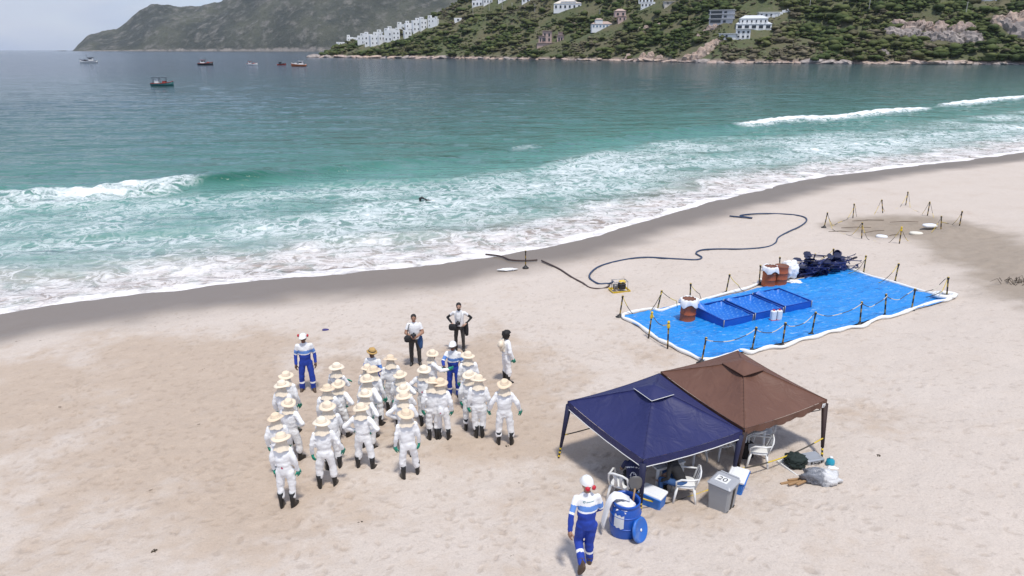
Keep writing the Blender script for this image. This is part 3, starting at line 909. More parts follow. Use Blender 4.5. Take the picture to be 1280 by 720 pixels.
def finish_people():
    dg = bpy.context.evaluated_depsgraph_get(); dg.update()
    for d in _pending:
        tmp, root, J, k, up = d['tmp'], d['root'], d['J'], d['k'], d['up']
        me = bpy.data.meshes.new_from_object(tmp.evaluated_get(dg))
        me.name = 'body'
        nv = len(me.vertices)
        co = np.empty(nv * 3, np.float32); me.vertices.foreach_get('co', co); co = co.reshape(-1, 3).astype(float)
        no = np.empty(nv * 3, np.float32); me.vertices.foreach_get('normal', no); no = no.reshape(-1, 3)
        hc = np.array(d['hc'])
        hd = np.linalg.norm(co - hc, axis=1)
        cloth = sstep(.15, .22, hd)
        s = d['seed'] * 7.3
        wr = (fbm(co[:, 0] * 9 + co[:, 1] * 7 + s, co[:, 2] * 14 + s, 3, 400) - .5) * .026 + (fbm(co[:, 0] * 4 + s, co[:, 2] * 5 + co[:, 1] * 4, 2, 401) - .5) * .026
        amp = {'suit': 1.0, 'coverall': .8, 'shirt': .45}[d['outfit']]
        co = co + no * (wr * cloth * amp)[:, None]
        me.vertices.foreach_set('co', co.astype(np.float32).ravel())
        # regions
        npol = len(me.polygons)
        C = np.empty(npol * 3, np.float32); me.polygons.foreach_get('center', C); C = C.reshape(-1, 3).astype(float)
        dist = []
        parm = []
        def addseg(a, b, r):
            q, t = seg_dist(C, a, b); dist.append(q / r); parm.append(t)
        addseg(up((0, 0, .88)), up((0, 0, 1.40)), .17)                      # 0 torso
        for i in range(2):
            sh, el, wr_ = J[('arm', i)]
            addseg(sh, el, .066); addseg(el, wr_, .055)                       # 1,2 / 3,4
        for i in range(2):
            hp, kn, an = J[('leg', i)]
            addseg(hp, kn, .1); addseg(kn, an, .085)                          # 5,6 / 7,8
        dist = np.array(dist); parm = np.array(parm)
        reg = dist.argmin(0); pt = parm[reg, np.arange(npol)]
        isarm = (reg >= 1) & (reg <= 4); isleg = reg >= 5
        u = np.where(np.isin(reg, (1, 3)), pt, np.where(np.isin(reg, (2, 4)), 1 + pt, 0))
        # torso height along its own axis
        ax = np.array(up((0, 0, 1.40))) - np.array(up((0, 0, .88))); ax /= np.linalg.norm(ax)
        zt = .88 + (C - np.array(up((0, 0, .88)))) @ ax
        neck = np.array(up((0, 0, 1.485)))
        ishead = ((C - neck) @ ax > 0) & (np.linalg.norm(C - hc, axis=1) < .2)
        mi = np.zeros(npol, np.int32)
        ex = d['extra']
        if d['outfit'] == 'suit':
            mats = [WHITE_SUIT, d['skin']]; mi[ishead] = 1
        elif d['outfit'] == 'coverall':
            mats = [BLUE_CLOTH, d['skin'], WHITE_CLOTH, MID_BLUE, REFLECT]
            tor = ~isarm & ~isleg
            mi[tor & (zt > 1.155)] = 4; mi[tor & (zt > 1.185)] = 3; mi[tor & (zt > 1.275)] = 2
            mi[isarm & (u < .95)] = 4; mi[isarm & (u < .82)] = 3; mi[isarm & (u < .42)] = 2
            sh_ = np.isin(reg, (6, 8)) & (np.abs(pt - .52) < .065); mi[sh_] = 4
            mi[ishead] = 1
        else:
            mats = [ex.get('top', WHITE_CLOTH), d['skin'], ex.get('legs', GREY_TROUSER), ex.get('sleeve', d['skin'])]
            mi[isleg | (~isarm & (zt < ex.get('hem', .93)))] = 2
            if ex.get('shorts'): mi[np.isin(reg, (6, 8)) & (pt > .3)] = 1
            mi[isarm & (u > ex.get('cut', .62))] = 3
            mi[ishead] = 1
        for m_ in mats: me.materials.append(m_)
        me.polygons.foreach_set('material_index', mi)
        me.transform(Matrix.Scale(k, 4))
        me.polygons.foreach_set('use_smooth', [True] * npol)
        me.update()
        bo = bpy.data.objects.new('body', me); COL.objects.link(bo); bo.parent = root
        bpy.data.objects.remove(tmp)
        skin = d['skin']
        # hands or gloves
        gname = 'glove' if d['gloves'] else 'hand'
        for i, sd in enumerate((-1, 1)):
            sh, el, w_ = J[('arm', i)]
            dr = (w_ - el).normalized()
            B = basis(-dr, Vector((-sd * .9, .4, 0)))
            child(gname, hand_mesh(-sd, GREEN_RUBBER if d['gloves'] else skin), root, Matrix.Translation(w_ + dr * .02) @ B @ Matrix.Scale(1.22 if d['gloves'] else 1.0, 4), k)
            if d['gloves']: pass
        # boots
        bm_, tall = d['boots'] or (BLACK_RUBBER, True)
        for i in range(2):
            hp, kn, an = J[('leg', i)]
            shin = (kn - an).normalized()
            ang = (.22 if i == 1 else -.22) * -1
            rot = Matrix.Rotation(ang, 4, 'Z')
            if shin.z < .93: rot = basis(shin, Vector((0, -1, 0)).cross(Vector((0, 0, 1))).cross(shin) if False else Vector((0, 1, 0)) - shin * shin.y) @ Matrix.Rotation(ang, 4, 'Z')
            base = an - (rot.to_3x3() @ Vector((0, 0, .10)))
            child('boot' if tall else 'shoe', boot_mesh(bm_, tall), root, Matrix.Translation(base) @ rot, k)
        # headgear
        Hm = Matrix.Translation(d['hc']) @ d['hrot'].to_4x4()
        rg = random.Random(d['seed'])
        if d['hat'] in ('sun', 'fedora'):
            hm, hb = hat_mesh(d['hat'], d['seed'] % 4)
            T = Hm @ Matrix.Translation((0, -.01, .055)) @ Matrix.Rotation(R(rg.uniform(-7, 7)), 4, 'Y') @ Matrix.Rotation(R(rg.uniform(-4, 10)), 4, 'X') @ Matrix.Rotation(rg.uniform(0, 6.3), 4, 'Z')
            ho = child('straw_hat', hm, root, T, k)
            bo2 = bpy.data.objects.new('hat_band', hb); COL.objects.link(bo2); bo2.parent = ho
            if d['hat'] == 'sun' and d['cape']:
                child('neck_cape', cape_mesh(d['seed'] % 5), root, Hm @ Matrix.Translation((0, -.005, .03)), k)
        elif d['hat'] == 'helmet' or d['hat'] == 'helmet_muffs':
            he = child('helmet', HELMET_ME, root, Hm @ Matrix.Translation((0, -.005, .040)) @ Matrix.Rotation(R(6), 4, 'X') @ Matrix.Scale(.93, 4), k)
            if d['hat'] == 'helmet_muffs':
                for sd in (-1, 1):
                    mb = MB(); mb.lathe([(.02, 0), (.042, .004), (.046, .02), (.036, .042), (.01, .048)], 14)
                    low = ex.get('muffs_back')
                    T = Matrix.Translation((sd * (.052 if low else .118), -.13 if low else .0, -.03 if low else .05)) @ Matrix.Rotation(R(90 * sd if not low else 30 * sd), 4, 'Y' if not low else 'Z') @ (Matrix.Rotation(R(90), 4, 'X') if low else Matrix.Identity(4))
                    o = mb.build('ear_muff', RED_PLASTIC, he, True); o.matrix_local = T
        elif d['hat'] in ('hair', 'curls', 'beard'):
            mb = MB(); r = .135 if d['hat'] == 'curls' else .092
            ellipsoid(mb, (0, -.016, .045), (r * .93, r * 1.10, r), 20, 14)
            if d['hat'] == 'curls': ellipsoid(mb, (0, -.05, -.03), (.105, .085, .10), 20, 12)
            vs = np.array(mb.v)
            nz = fbm(vs[:, 0] * 30 + vs[:, 1] * 21, vs[:, 2] * 30 + vs[:, 1] * 17, 3, 77) - .5
            cen = np.array([0, -.016, .03]); vv = vs - cen
            vs = cen + vv * (1 + nz * (.45 if d['hat'] == 'curls' else .12))[:, None]
            vs[:, 1] = np.where((vs[:, 1] > .055) & (vs[:, 2] < .075), .055, vs[:, 1])
            mb.v = [tuple(v) for v in vs]
            child('hair', mb.mesh('hair', True), root, Hm, k).data.materials.append(HAIR)
            if d['hat'] == 'beard' or ex.get('beard'):
                b = MB(); ellipsoid(b, (0, .045, -.075), (.060, .060, .055), 14, 8)
                child('beard', b.mesh('beard', True), root, Hm, k).data.materials.append(HAIR)
        if ex.get('face'):
            for nm, pts in (('eye', ((-.032, .088, .018), (.032, .088, .018))),):
                for p in pts:
                    b = MB(); ellipsoid(b, p, (.013, .008, .008), 8, 6); child(nm, b.mesh(nm, True), root, Hm, k).data.materials.append(HAIR)
            b = MB(); b.tube([(-.024, .082, -.062), (0, .090, -.065), (.024, .082, -.062)], .005, 6)
            child('mouth', b.mesh('mouth', True), root, Hm, k).data.materials.append(RED_PLASTIC)
        if ex.get('emblem'):
            z0 = ex['emblem'] * k
            x0 = ex.get('emblem_x', 0)
            decal(me, [[(x0 - .022, z0 - .02), (x0, z0 - .018), (x0 + .024, z0 - .02)], [(x0 - .014, z0), (x0 + .016, z0)], [(x0 - .006, z0 + .018), (x0 + .008, z0 + .018)]], .022, -1, PINK_MARK, 'back_emblem', root)
        if ex.get('logo'):
            z0 = 1.36 * k
            decal(me, [[(-.07 + .02 * math.cos(a), z0 + .016 * math.sin(a)) for a in np.linspace(0, 5.2, 9)], [(-.035, z0 - .006), (.01, z0 - .004), (.06, z0 + .004), (.10, z0 + .006)]], .009, -1, TEAL_MARK, 'back_logo', root)
        if ex.get('tee_print'):
            st = []
            # arched line of lettering over the shoulder blades, then a looped drawing and a short line below
            import itertools
            for q in range(15):
                if q in (8, 11): continue
                a = R(142 - q * 7.4); cx, cz = .20 * math.cos(a) * .95, 1.16 * k + .165 * math.sin(a) + d['hz'] * k - .90 * k
                st.append([(cx - .008, cz - .012), (cx - .006, cz + .012)])
                st.append([(cx - .006, cz + (.012 if q % 2 else .0)), (cx + .006, cz + (.010 if q % 3 else -.004))])
                if q % 2: st.append([(cx + .006, cz - .012), (cx + .006, cz + .010)])
            zc = (1.13 - .90 + d['hz']) * k
            st.append([(.0 + .085 * math.cos(t) * (1 - .5 * (math.sin(t) + 1) / 2), zc + .085 * math.sin(t)) for t in np.linspace(-2.6, 3.3, 22)])
            st.append([(-.02 + .03 * math.cos(t), zc + .01 + .075 * math.sin(t)) for t in np.linspace(0.3, 4.6, 14)])
            st.append([(.03 + .02 * math.cos(t), zc - .01 + .06 * math.sin(t)) for t in np.linspace(-1.6, 2.4, 12)])
            for q in range(8):
                cx, cz = -.075 + q * .021, zc - .15
                st.append([(cx, cz - .012), (cx, cz + .012)]); st.append([(cx, cz + .01), (cx + .010, cz - .006)])
            decal(me, st, .0085, -1, WHITE_MARK, 'shirt_print', root)
        if ex.get('bag'):     # folded white bag hanging at the small of the back
            mb = MB(); ellipsoid(mb, (0, 0, 0), (.085, .045, .12), 14, 10)
            vs = np.array(mb.v); nz = fbm(vs[:, 0] * 20, vs[:, 2] * 20, 3, 5) - .5
            mb.v = [tuple(v * (1 + .4 * q)) for v, q in zip(vs, nz)]
            o = mb.build('waist_bag', WHITE_CLOTH, root, True)
            o.location = Vector((ex['bag'], -.17, .93)) * k
            decal_ = MB(); decal_.add([(-.02, -.052, -.03), (.024, -.052, -.03), (.003, -.056, .012)], [(0, 1, 2)])
            decal_.build('bag_print', PINK_MARK, o)
        if ex.get('hung_hat'):   # hat hanging on the back
            hm, hb = hat_mesh('sun', 1)
            ho = child('straw_hat', hm, root, Matrix.Translation((0, -.17, 1.34)) @ Matrix.Rotation(R(78), 4, 'X'), k)
            o = bpy.data.objects.new('hat_band', hb); COL.objects.link(o); o.parent = ho
            child('neck_cape', cape_mesh(2), root, Matrix.Translation((0, -.15, 1.30)) @ Matrix.Rotation(R(20), 4, 'X') @ Matrix.Scale(.7, 4), k)
        if ex.get('pouch'):
            pass
    _pending.clear()

# ---- the workers in white, in files facing the sea
ORD = ['nearest the camera', 'second from the front', 'third from the front', 'fourth from the front', 'farthest back']
FILES = [
    ('the leftmost file', [(361.6, 471), (357, 485), (364.7, 503), (350, 522.6), (357.7, 554.5)]),
    ('the second file from the left', [(423, 461), (425, 478.6), (411.8, 488.4), (413.3, 514), (406.3, 535)]),
    ('the third file from the left', [(461.5, 457), (470, 462.5), (462.4, 478), (459.6, 492), (455, 513.6)]),
    ('the fourth file from the left', [(490, 448.7), (502, 467), (506.3, 484.5), (507, 498), (510, 524.5)]),
]
def foot_of(hx, hy):
    off = np.interp(hy, [440, 480, 520, 555], [66, 70, 74, 77.5])
    return hx + 4 * (1 if hx < 430 else (.5 if hx < 520 else 0)), hy + off
SPEC = {  # (file, row from the back) -> pose
    (0, 4): dict(arms=('hang', 'hang'), yaw=-4, extra=dict(emblem=1.02)),
    (0, 3): dict(arms=('hang', 'hang_in'), yaw=6),
    (0, 2): dict(arms=('hang', 'akimbo'), yaw=-14),
    (1, 4): dict(arms=('hang', 'wide'), yaw=10),
    (1, 2): dict(arms=('hang', 'front'), yaw=4, extra=dict(emblem=1.2, emblem_x=.07)),
    (2, 4): dict(arms=('akimbo', 'akimbo'), yaw=-8, extra=dict(bag=0.0), stance=((-.05, 0), (.06, 0))),
    (2, 3): dict(arms=('hang', 'akimbo'), yaw=-22),
    (3, 4): dict(arms=('hang', 'hang'), yaw=18, stance=((0, .03), (.08, .12))),
    (3, 3): dict(arms=('akimbo', 'front'), yaw=-10, extra=dict(emblem=1.22, emblem_x=.08)),
    (3, 2): dict(arms=('fold', 'fold'), yaw=8),
}
sd = 0
for fi, (fname, hats) in enumerate(FILES):
    for ri, (hx, hy) in enumerate(hats):
        sp = dict(SPEC.get((fi, ri), {}))
        fx, fy = foot_of(hx, hy)
        sp.setdefault('yaw', rnd.uniform(-30, 30)); sp.setdefault('arms', rnd.choice([('hang', 'hang'), ('hang_in', 'hang'), ('front', 'front'), ('hang', 'akimbo'), ('fold', 'fold')]))
        sp.setdefault('stance', ((rnd.uniform(-.05, .02), rnd.uniform(-.06, .06)), (rnd.uniform(-.02, .05), rnd.uniform(-.06, .06))))
        person('white-suited worker in straw hat, %s in %s' % (ORD[4 - ri], fname), G(fx, fy), seed=sd, group='workers in white coveralls', h=rnd.uniform(1.63, 1.80), build=rnd.uniform(.86, 1.1), **sp)
        sd += 1
OTHER = [
    ((542.5, 440.5), dict(yaw=-72, arms=('front', 'reach')), 'worker in white and straw hat turned right towards the white-helmeted supervisor'),
    ((532.8, 466), dict(yaw=-18, arms=('akimbo', 'front'), extra=dict(emblem=1.1)), 'worker in white left of the blue supervisor, behind the pair of touching hats'),
    ((543.5, 481), dict(yaw=8, arms=('hang', 'front')), 'left worker of the pair whose straw hats touch in the middle right'),
    ((553, 481), dict(yaw=-5, arms=('akimbo', 'hang'), extra=dict(bag=.02), stance=((-.02, 0), (.04, 0))), 'right worker of the pair whose straw hats touch, white bag at the waist'),
    ((586.4, 445.5), dict(yaw=12, arms=('hang', 'hang')), 'worker in white close on the right of the white-helmeted supervisor'),
    ((588.4, 470), dict(yaw=-6, arms=('hang', 'hang_in')), 'worker in white and straw hat just left behind the one with crossed feet at right'),
    ((599.3, 478), dict(yaw=4, arms=('hang', 'hang'), stance=((.05, 0), (-.05, 0))), 'worker in white standing feet together, second from the right end of the group'),
    ((630.8, 486), dict(yaw=-2, arms=('wide', 'wide'), stance=((-.02, 0), (.04, 0))), 'worker in white standing alone at the right end of the group'),
]
for (hx, hy), sp, lab in OTHER:
    fx, fy = hx, hy + np.interp(hy, [440, 480, 520, 555], [66, 69, 74, 77.5])
    person(lab, G(fx, fy), seed=sd, group='workers in white coveralls', h=rnd.uniform(1.70, 1.78), **sp); sd += 1
person('curly-haired worker in white turned right with a straw hat hung on the back', G(633, 478), -62, seed=41, hat='curls', skin=SKIN_B, arms=('hang', 'hang_in'), extra=dict(hung_hat=True), h=1.70, voxel=.018)
# ---- supervisors in blue and white
person('supervisor in blue and white coverall with red ear muffs left of the workers', G(386, 488), 195, h=1.86, outfit='coverall', skin=SKIN_B, hat='helmet_muffs', gloves=False, boots=(BROWN_LEATHER, True), arms=('hang', 'hang'), seed=42, extra=dict(face=True), voxel=.017, stance=((-.02, .05), (.04, -.03)))
person('supervisor in white and blue coverall with brown straw hat behind the third file', G(470, 505), 168, h=1.74, outfit='coverall', skin=SKIN_B, hat='fedora', gloves=False, boots=(BROWN_LEATHER, True), arms=('front', 'front'), seed=43, extra=dict(face=True), voxel=.017)
person('supervisor in blue overall and plain white helmet standing among the workers', G(568, 496), 172, h=1.76, outfit='coverall', skin=SKIN_B, hat='helmet', gloves=False, boots=(BLACK_RUBBER, True), arms=('hang', 'reach'), seed=44, extra=dict(face=True), voxel=.017)
person('person in blue and white coverall walking away beside the barrel', G(731, 709), 6, h=1.84, outfit='coverall', skin=SKIN_A, hat='helmet_muffs', gloves=False, boots=(BROWN_LEATHER, False), arms=('swing_b', 'swing_f'), seed=45,
       legs=[((-.11, .10, .50), (-.12, -.30, .34)), ((.07, .05, .50), (.09, .06, .10))], extra=dict(logo=True, muffs_back=True), voxel=.016, lean=.10)
# ---- photographers
ph1 = G(520, 456)
person('photographer in white shirt looking down at a camera, black bag at the chest', ph1, 185, h=1.80, outfit='shirt', skin=SKIN_A, hat='hair', gloves=False, boots=(BLACK_RUBBER, False), arms=('front', 'front'), seed=46, build=1.16,
       extra=dict(face=True, sleeve=SKIN_A, cut=.6), voxel=.016)
ph2 = G(575, 439)
person('bearded photographer in white shirt with hands on hips and camera on a strap', ph2, 178, h=1.80, outfit='shirt', skin=SKIN_C, hat='hair', gloves=False, boots=(BLACK_RUBBER, False), arms=('akimbo', 'akimbo'), seed=47,
       extra=dict(face=True, beard=True, sleeve=BLACK_CLOTH, cut=.45), voxel=.016)
# ---- people seated under the blue canopy
sit1 = G(789, 627)
person('person in navy printed shirt seated with back to the camera under blue canopy', sit1, -8, h=1.62, outfit='shirt', skin=SKIN_B, hat='hair', gloves=False, boots=(BLACK_RUBBER, False), arms=('rest', 'rest'), seated=True, seat=.52, seed=48,
       extra=dict(top=NAVY_CLOTH, legs=BLACK_CLOTH, tee_print=True, cut=.7), voxel=.017, lean=.08)
sit2 = G(850, 624)
person('person in black jacket and jeans leaning over the white table', sit2, 62, h=1.68, outfit='shirt', skin=SKIN_C, hat='hair', gloves=False, boots=(BLACK_RUBBER, False), arms=('rest', 'front'), seated=True, seed=49,
       extra=dict(top=BLACK_CLOTH, legs=JEANS, sleeve=BLACK_CLOTH, cut=.5, hem=.90), voxel=.018, lean=.55)
finish_people()

# ================================================================== photographers' gear
CAM_BLACK = mat('black_plastic', (.014, .014, .015), .4, .15, 12)
LENS = mat('lens_glass', (.02, .02, .03), .08, .1, 5, coat=.5)
def local(p, yaw, v):
    return Vector(p) + Matrix.Rotation(R(yaw), 3, 'Z') @ Vector(v)
def camera_thing(p, yaw, label):
    t = empty('camera', p, R(yaw))
    tag(t, label, 'camera')
    b = MB(); b.box((0, 0, 0), (.15, .07, .10), bevel=.012); b.box((0, 0, .065), (.06, .06, .035), taper=.7)
    b.build('camera_body', CAM_BLACK, t, False)
    l = MB(); l.lathe([(.036, 0), (.040, .01), (.040, .09), (.036, .10), (.030, .085)], 16)
    o = l.build('lens', LENS, t, True); o.rotation_euler = (R(-90), 0, 0); o.location = (0, .034, -.004)
    return t
camera_thing(local(ph1, 185, (.0, .33, 1.20)), 180, 'black camera held in front of the first photographer')
camera_thing(local(ph2, 178, (.02, .19, 1.12)), 178, 'black camera hanging on the bearded photographer\'s chest')
def strap(name, pts, label, cat, m=CAM_BLACK, r=.012):
    b = MB(); b.tube(pts, r, 6, flat=.4); return tag(b.build(name, m, None, True), label, cat)
strap('camera_strap', [local(ph2, 178, v) for v in ((-.05, .18, 1.17), (-.085, .18, 1.32), (-.09, .10, 1.46), (-.06, -.02, 1.53), (.06, -.02, 1.53), (.09, .10, 1.46), (.085, .18, 1.32), (.05, .18, 1.17))], 'black camera strap round the bearded photographer\'s neck', 'strap')
def soft_bag(name, c, size, m, label, cat, rz=0.0, seed=1, amt=.35, parent=None):
    b = MB(); ellipsoid(b, (0, 0, 0), (1, 1, 1), 18, 12)
    vs = np.array(b.v)
    # squarer than a ball, creased, flattened below
    vs = np.sign(vs) * np.abs(vs) ** .7
    nz = fbm(vs[:, 0] * 2.3 + seed, vs[:, 2] * 2.3 + vs[:, 1] * 2 + seed, 4, seed) - .5
    vs = vs * (1 + nz * amt)[:, None]
    vs[:, 2] = np.maximum(vs[:, 2], -.78)
    b.v = [(v[0] * size[0] / 2, v[1] * size[1] / 2, v[2] * size[2] / 2) for v in vs]
    o = b.build(name, m, parent, True); o.location = c; o.rotation_euler = (0, 0, rz)
    if label: tag(o, label, cat)
    return o
soft_bag('shoulder_bag', local(ph1, 185, (.14, .26, 1.06)), (.36, .22, .24), BLACK_CLOTH, 'black shoulder bag slung across the first photographer\'s chest', 'bag', R(20), 3, .2)
strap('bag_strap', [local(ph1, 185, v) for v in ((.22, .22, 1.14), (.20, .16, 1.30), (.15, .06, 1.47), (.04, -.10, 1.47), (-.10, -.19, 1.30))], 'dark strap of the first photographer\'s shoulder bag', 'strap')
soft_bag('tied_jacket', local(ph1, 185, (-.16, -.02, .80)), (.20, .26, .50), JEANS, 'dark blue jacket tied round the first photographer\'s waist', 'jacket', R(5), 5, .3)
soft_bag('hip_bag', local(ph2, 178, (.20, .14, .95)), (.30, .18, .24), BLACK_CLOTH, 'black hip bag on the bearded photographer', 'bag', R(-10), 7, .2)
soft_bag('hung_jacket', local(ph2, 178, (-.24, -.04, .80)), (.14, .20, .52), BLACK_CLOTH, 'black jacket hanging at the bearded photographer\'s hip', 'jacket', R(5), 9, .3)

# ================================================================== canopies
def fabric_mat(name, a, b):
    m, nt, bs = new_mat(name)
    co = objco(nt)
    c = mixc(nt, noise(nt, co, 1.6, 6, .6), a, b)
    nt.links.new(c, bs.inputs['Base Color']); bs.inputs['Roughness'].default_value = .55
    bs.inputs['Specular IOR Level'].default_value = .4
    n = bump(nt, None, noise(nt, objco(nt, (1, 1, .4)), 2.2, 5, .55, 1.2), .5, .10)
    bump(nt, bs, noise(nt, co, 300, 2, .5), .1, .002, n)
    return m
NAVY = fabric_mat('navy_canopy_fabric', (.012, .015, .078), (.023, .027, .112))
BROWN = fabric_mat('brown_canopy_fabric', (.105, .048, .031), (.165, .080, .053))
DARK_POLE = mat('dark_brown_sleeve', (.030, .014, .012), .7, .15, 8)
NAVY_POLE = mat('navy_sleeve', (.012, .014, .05), .7, .15, 8)
GREY_METAL_D = mat('dull_frame_metal', (.10, .10, .10), .5, .1, 9, metal=.3)
STEEL = mat('grey_steel', (.32, .32, .33), .35, .1, 9, metal=.8)
TRIM = mat('white_trim', (.72, .72, .70), .6, .05, 9)
YELLOW = mat('yellow_plastic', (.72, .50, .02), .5, .10, 9, dirt=(.3, .22, .1, .5))
BLACK_PL = mat('matt_black_plastic', (.02, .019, .018), .6, .2, 9)

def canopy(name, corners, rise, matl, label, legs, leg_mat, scallop, trim, vent_at=1.0, seed=0):
    c = [Vector(p) for p in corners]
    ctr = sum(c, Vector()) / 4
    base = Vector((ctr.x, ctr.y, GZ(ctr.x, ctr.y)))
    root = empty(name, base); tag(root, label, 'canopy')
    N = 36
    u = np.linspace(0, 1, N + 1); U, V = np.meshgrid(u, u, indexing='ij')
    cs = [np.array(p - base) for p in c]
    P = (1 - U)[..., None] * (1 - V)[..., None] * cs[0] + U[..., None] * (1 - V)[..., None] * cs[1] + U[..., None] * V[..., None] * cs[2] + (1 - U)[..., None] * V[..., None] * cs[3]
    a, b = 2 * U - 1, 2 * V - 1
    mx = np.maximum(np.abs(a), np.abs(b)); mn = np.minimum(np.abs(a), np.abs(b))
    hgt = 1 - mx
    sag = -.34 * (1 - (mn / np.maximum(mx, 1e-3)) ** 2) * mx * (1 - mx) * 1.6 - .06 * (1 - (mn / np.maximum(mx, 1e-3)) ** 2) * mx ** 6
    P[..., 2] += rise * (hgt ** 1.05) + sag * .8 + (fbm(U * 7 + seed, V * 7, 3, seed) - .5) * .06 * np.sin(np.pi * U) * np.sin(np.pi * V)
    me = grid_mesh('roof', P, None, True)
    roof = link_mesh('roof', me, root, matl)
    ap = P[N // 2, N // 2]
    # four valances, one to each side
    def edge(k):
        return [P[:, 0], P[N, :], P[::-1, N], P[0, ::-1]][k]
    for k in range(4):
        e = edge(k); e = np.array([np.array([np.interp(t, np.linspace(0, 1, N + 1), e[:, j]) for j in range(3)]) for t in np.linspace(0, 1, 73)])
        nrm = np.array([(e[-1] - e[0])[1], -(e[-1] - e[0])[0], 0]); nrm /= np.linalg.norm(nrm)
        if np.dot(nrm, e.mean(0) - P.reshape(-1, 3).mean(0)) < 0: nrm = -nrm
        rows = []
        tt = np.linspace(0, 1, 73)
        drop = (.12 if scallop[k] else .18) + (.035 * np.abs(np.sin(tt * math.pi * 8)) if scallop[k] else 0 * tt) + .03 * (np.sin(tt * math.pi) if scallop[k] else 0)
        for j, f in enumerate((0, .35, .7, 1)):
            q = e + nrm * (.006 + .02 * f * np.sin(tt * 26 + k * 2)[:, None] * (1 if scallop[k] else .12) + .004)
            q[:, 2] -= drop * f - .002
            rows.append(q)
        W = np.stack(rows, 0)
        vo = link_mesh('valance', grid_mesh('valance', W, None, True), root, matl)
        if trim[k]:
            tb = MB(); tb.tube([tuple(p) for p in W[-1][::2]], .011, 5)
            tb.build('hem_piping', TRIM, vo, True)
    # vent cap over the apex
    vN = 8; vs_, s_ = [], .23 * vent_at
    ex = (cs[1] - cs[0] + cs[2] - cs[3]) / 2; ey = (cs[3] - cs[0] + cs[2] - cs[1]) / 2
    u2 = np.linspace(-1, 1, vN + 1); A2, B2 = np.meshgrid(u2, u2, indexing='ij')
    VP = ap + A2[..., None] * ex * s_ / 2 + B2[..., None] * ey * s_ / 2
    VP[..., 2] = ap[2] + .045 - (rise * s_ * 1.02) * np.maximum(np.abs(A2), np.abs(B2))
    cap = link_mesh('vent_cap', grid_mesh('vent_cap', VP, None, True), root, matl)
    tb = MB()
    for e in (VP[vN, :], VP[:, 0]): tb.tube([tuple(q + np.array((0, 0, -.008))) for q in e], .008 if any(trim) else .007, 5)
    tb.build('vent_piping', TRIM if any(trim) else matl, cap, True)
    # ridge seams from the apex to the corners
    for (i, j) in ((0, 0), (N, 0), (N, N), (0, N)):
        path = [P[int(round(N / 2 + (i - N / 2) * t)), int(round(N / 2 + (j - N / 2) * t))] + np.array((0, 0, .004)) for t in np.linspace(0, 1, 19)]
        sb = MB(); sb.tube([tuple(q) for q in path], .008, 5); sb.build('ridge_seam', matl, root, True)
    for ci, ft in legs:
        top = cs[ci] * .985 + np.array(P.reshape(-1, 3).mean(0)) * .015
        top = Vector(top) + Vector((0, 0, -.10)); ft = Vector(ft) - base
        lb = MB(); lb.tube([ft + Vector((0, 0, -.05)), ft + Vector((0, 0, .004)), top], .022, 8)
        lo = lb.build('leg', BLACK_PL, root, True)
        sb = MB(); m_ = ft.lerp(top, .24)
        sb.tube([m_, m_.lerp(top, .5), top], [.036, .055, .075], 10); sb.build('leg_sleeve', leg_mat, lo, True)
        fb = MB(); fb.box(tuple(ft + Vector((0, 0, .012))), (.13, .13, .016)); fb.build('foot_plate', STEEL, lo)
        wb = MB()
        for q in (.05, .12, .19):
            p0 = ft.lerp(top, q); wb.tube([p0, ft.lerp(top, q + .03)], .027, 8)
        wb.build('yellow_tape', YELLOW, lo, True)
    # scissor frame under the roof
    fr = MB()
    for k in range(4):
        mid_ = Vector(P.reshape(-1, 3).mean(0)); p, q = (Vector(cs[j_]).lerp(Vector((mid_.x, mid_.y, cs[j_][2])), .05) - Vector((0, 0, .13)) for j_ in (k, (k + 1) % 4))
        for s in range(2):
            a_, b_ = p.lerp(q, s / 2), p.lerp(q, (s + 1) / 2)
            fr.tube([a_, b_ - Vector((0, 0, .16))], .010, 6); fr.tube([a_ - Vector((0, 0, .16)), b_], .010, 6)
    fr.build('scissor_frame', GREY_METAL_D, root)
    return root
EZ = 2.93
cL, cB, cR, cF = Vector((1.29, 14.02, EZ)), Vector((3.70, 15.46, EZ)), Vector((4.91, 12.73, EZ)), Vector((2.60, 11.65, EZ))
cR2 = Vector((7.29, 14.06, EZ + .02)); cB2 = Vector((6.08, 16.79, EZ + .02))
def gp(x, y): return Vector((x, y, GZ(x, y)))
footL, footF, footR, footR2, footB, footB2 = G(698, 574), gp(2.62, 11.62), gp(4.78, 12.62), G(1027, 577), gp(3.70, 15.5), gp(6.1, 16.85)
canopy('canopy_tent', [cL, cF, cR, cB], .66, NAVY, 'navy blue pop-up canopy with white piping', [(0, footL), (1, footF), (2, footR)], NAVY_POLE, (False,) * 4, (True, True, False, False), seed=3)
off = Vector((.04, .03, .0))
canopy('canopy_tent', [cB + off + Vector((0, 0, .03)), cR + off * 1.5 + Vector((0, 0, .03)), cR2, cB2], .62, BROWN, 'brown pop-up canopy joined to the blue one', [(0, footB), (1, gp(4.90, 12.72)), (2, footR2), (3, footB2)], DARK_POLE, (False, True, True, True), (False,) * 4, vent_at=1.1, seed=9)
lb = MB(); lb.box((0, 0, 0), (.10, .006, .10)); lb.box((0, -.005, -.01), (.03, .004, .035), mi=1)
o = lb.build('canopy_tag', [TRIM, STEEL]); o.location = cR2 + Vector((-.10, -.095, -.10)); o.rotation_euler = (0, 0, R(25)); tag(o, 'small white tag on the corner of the brown canopy', 'tag')

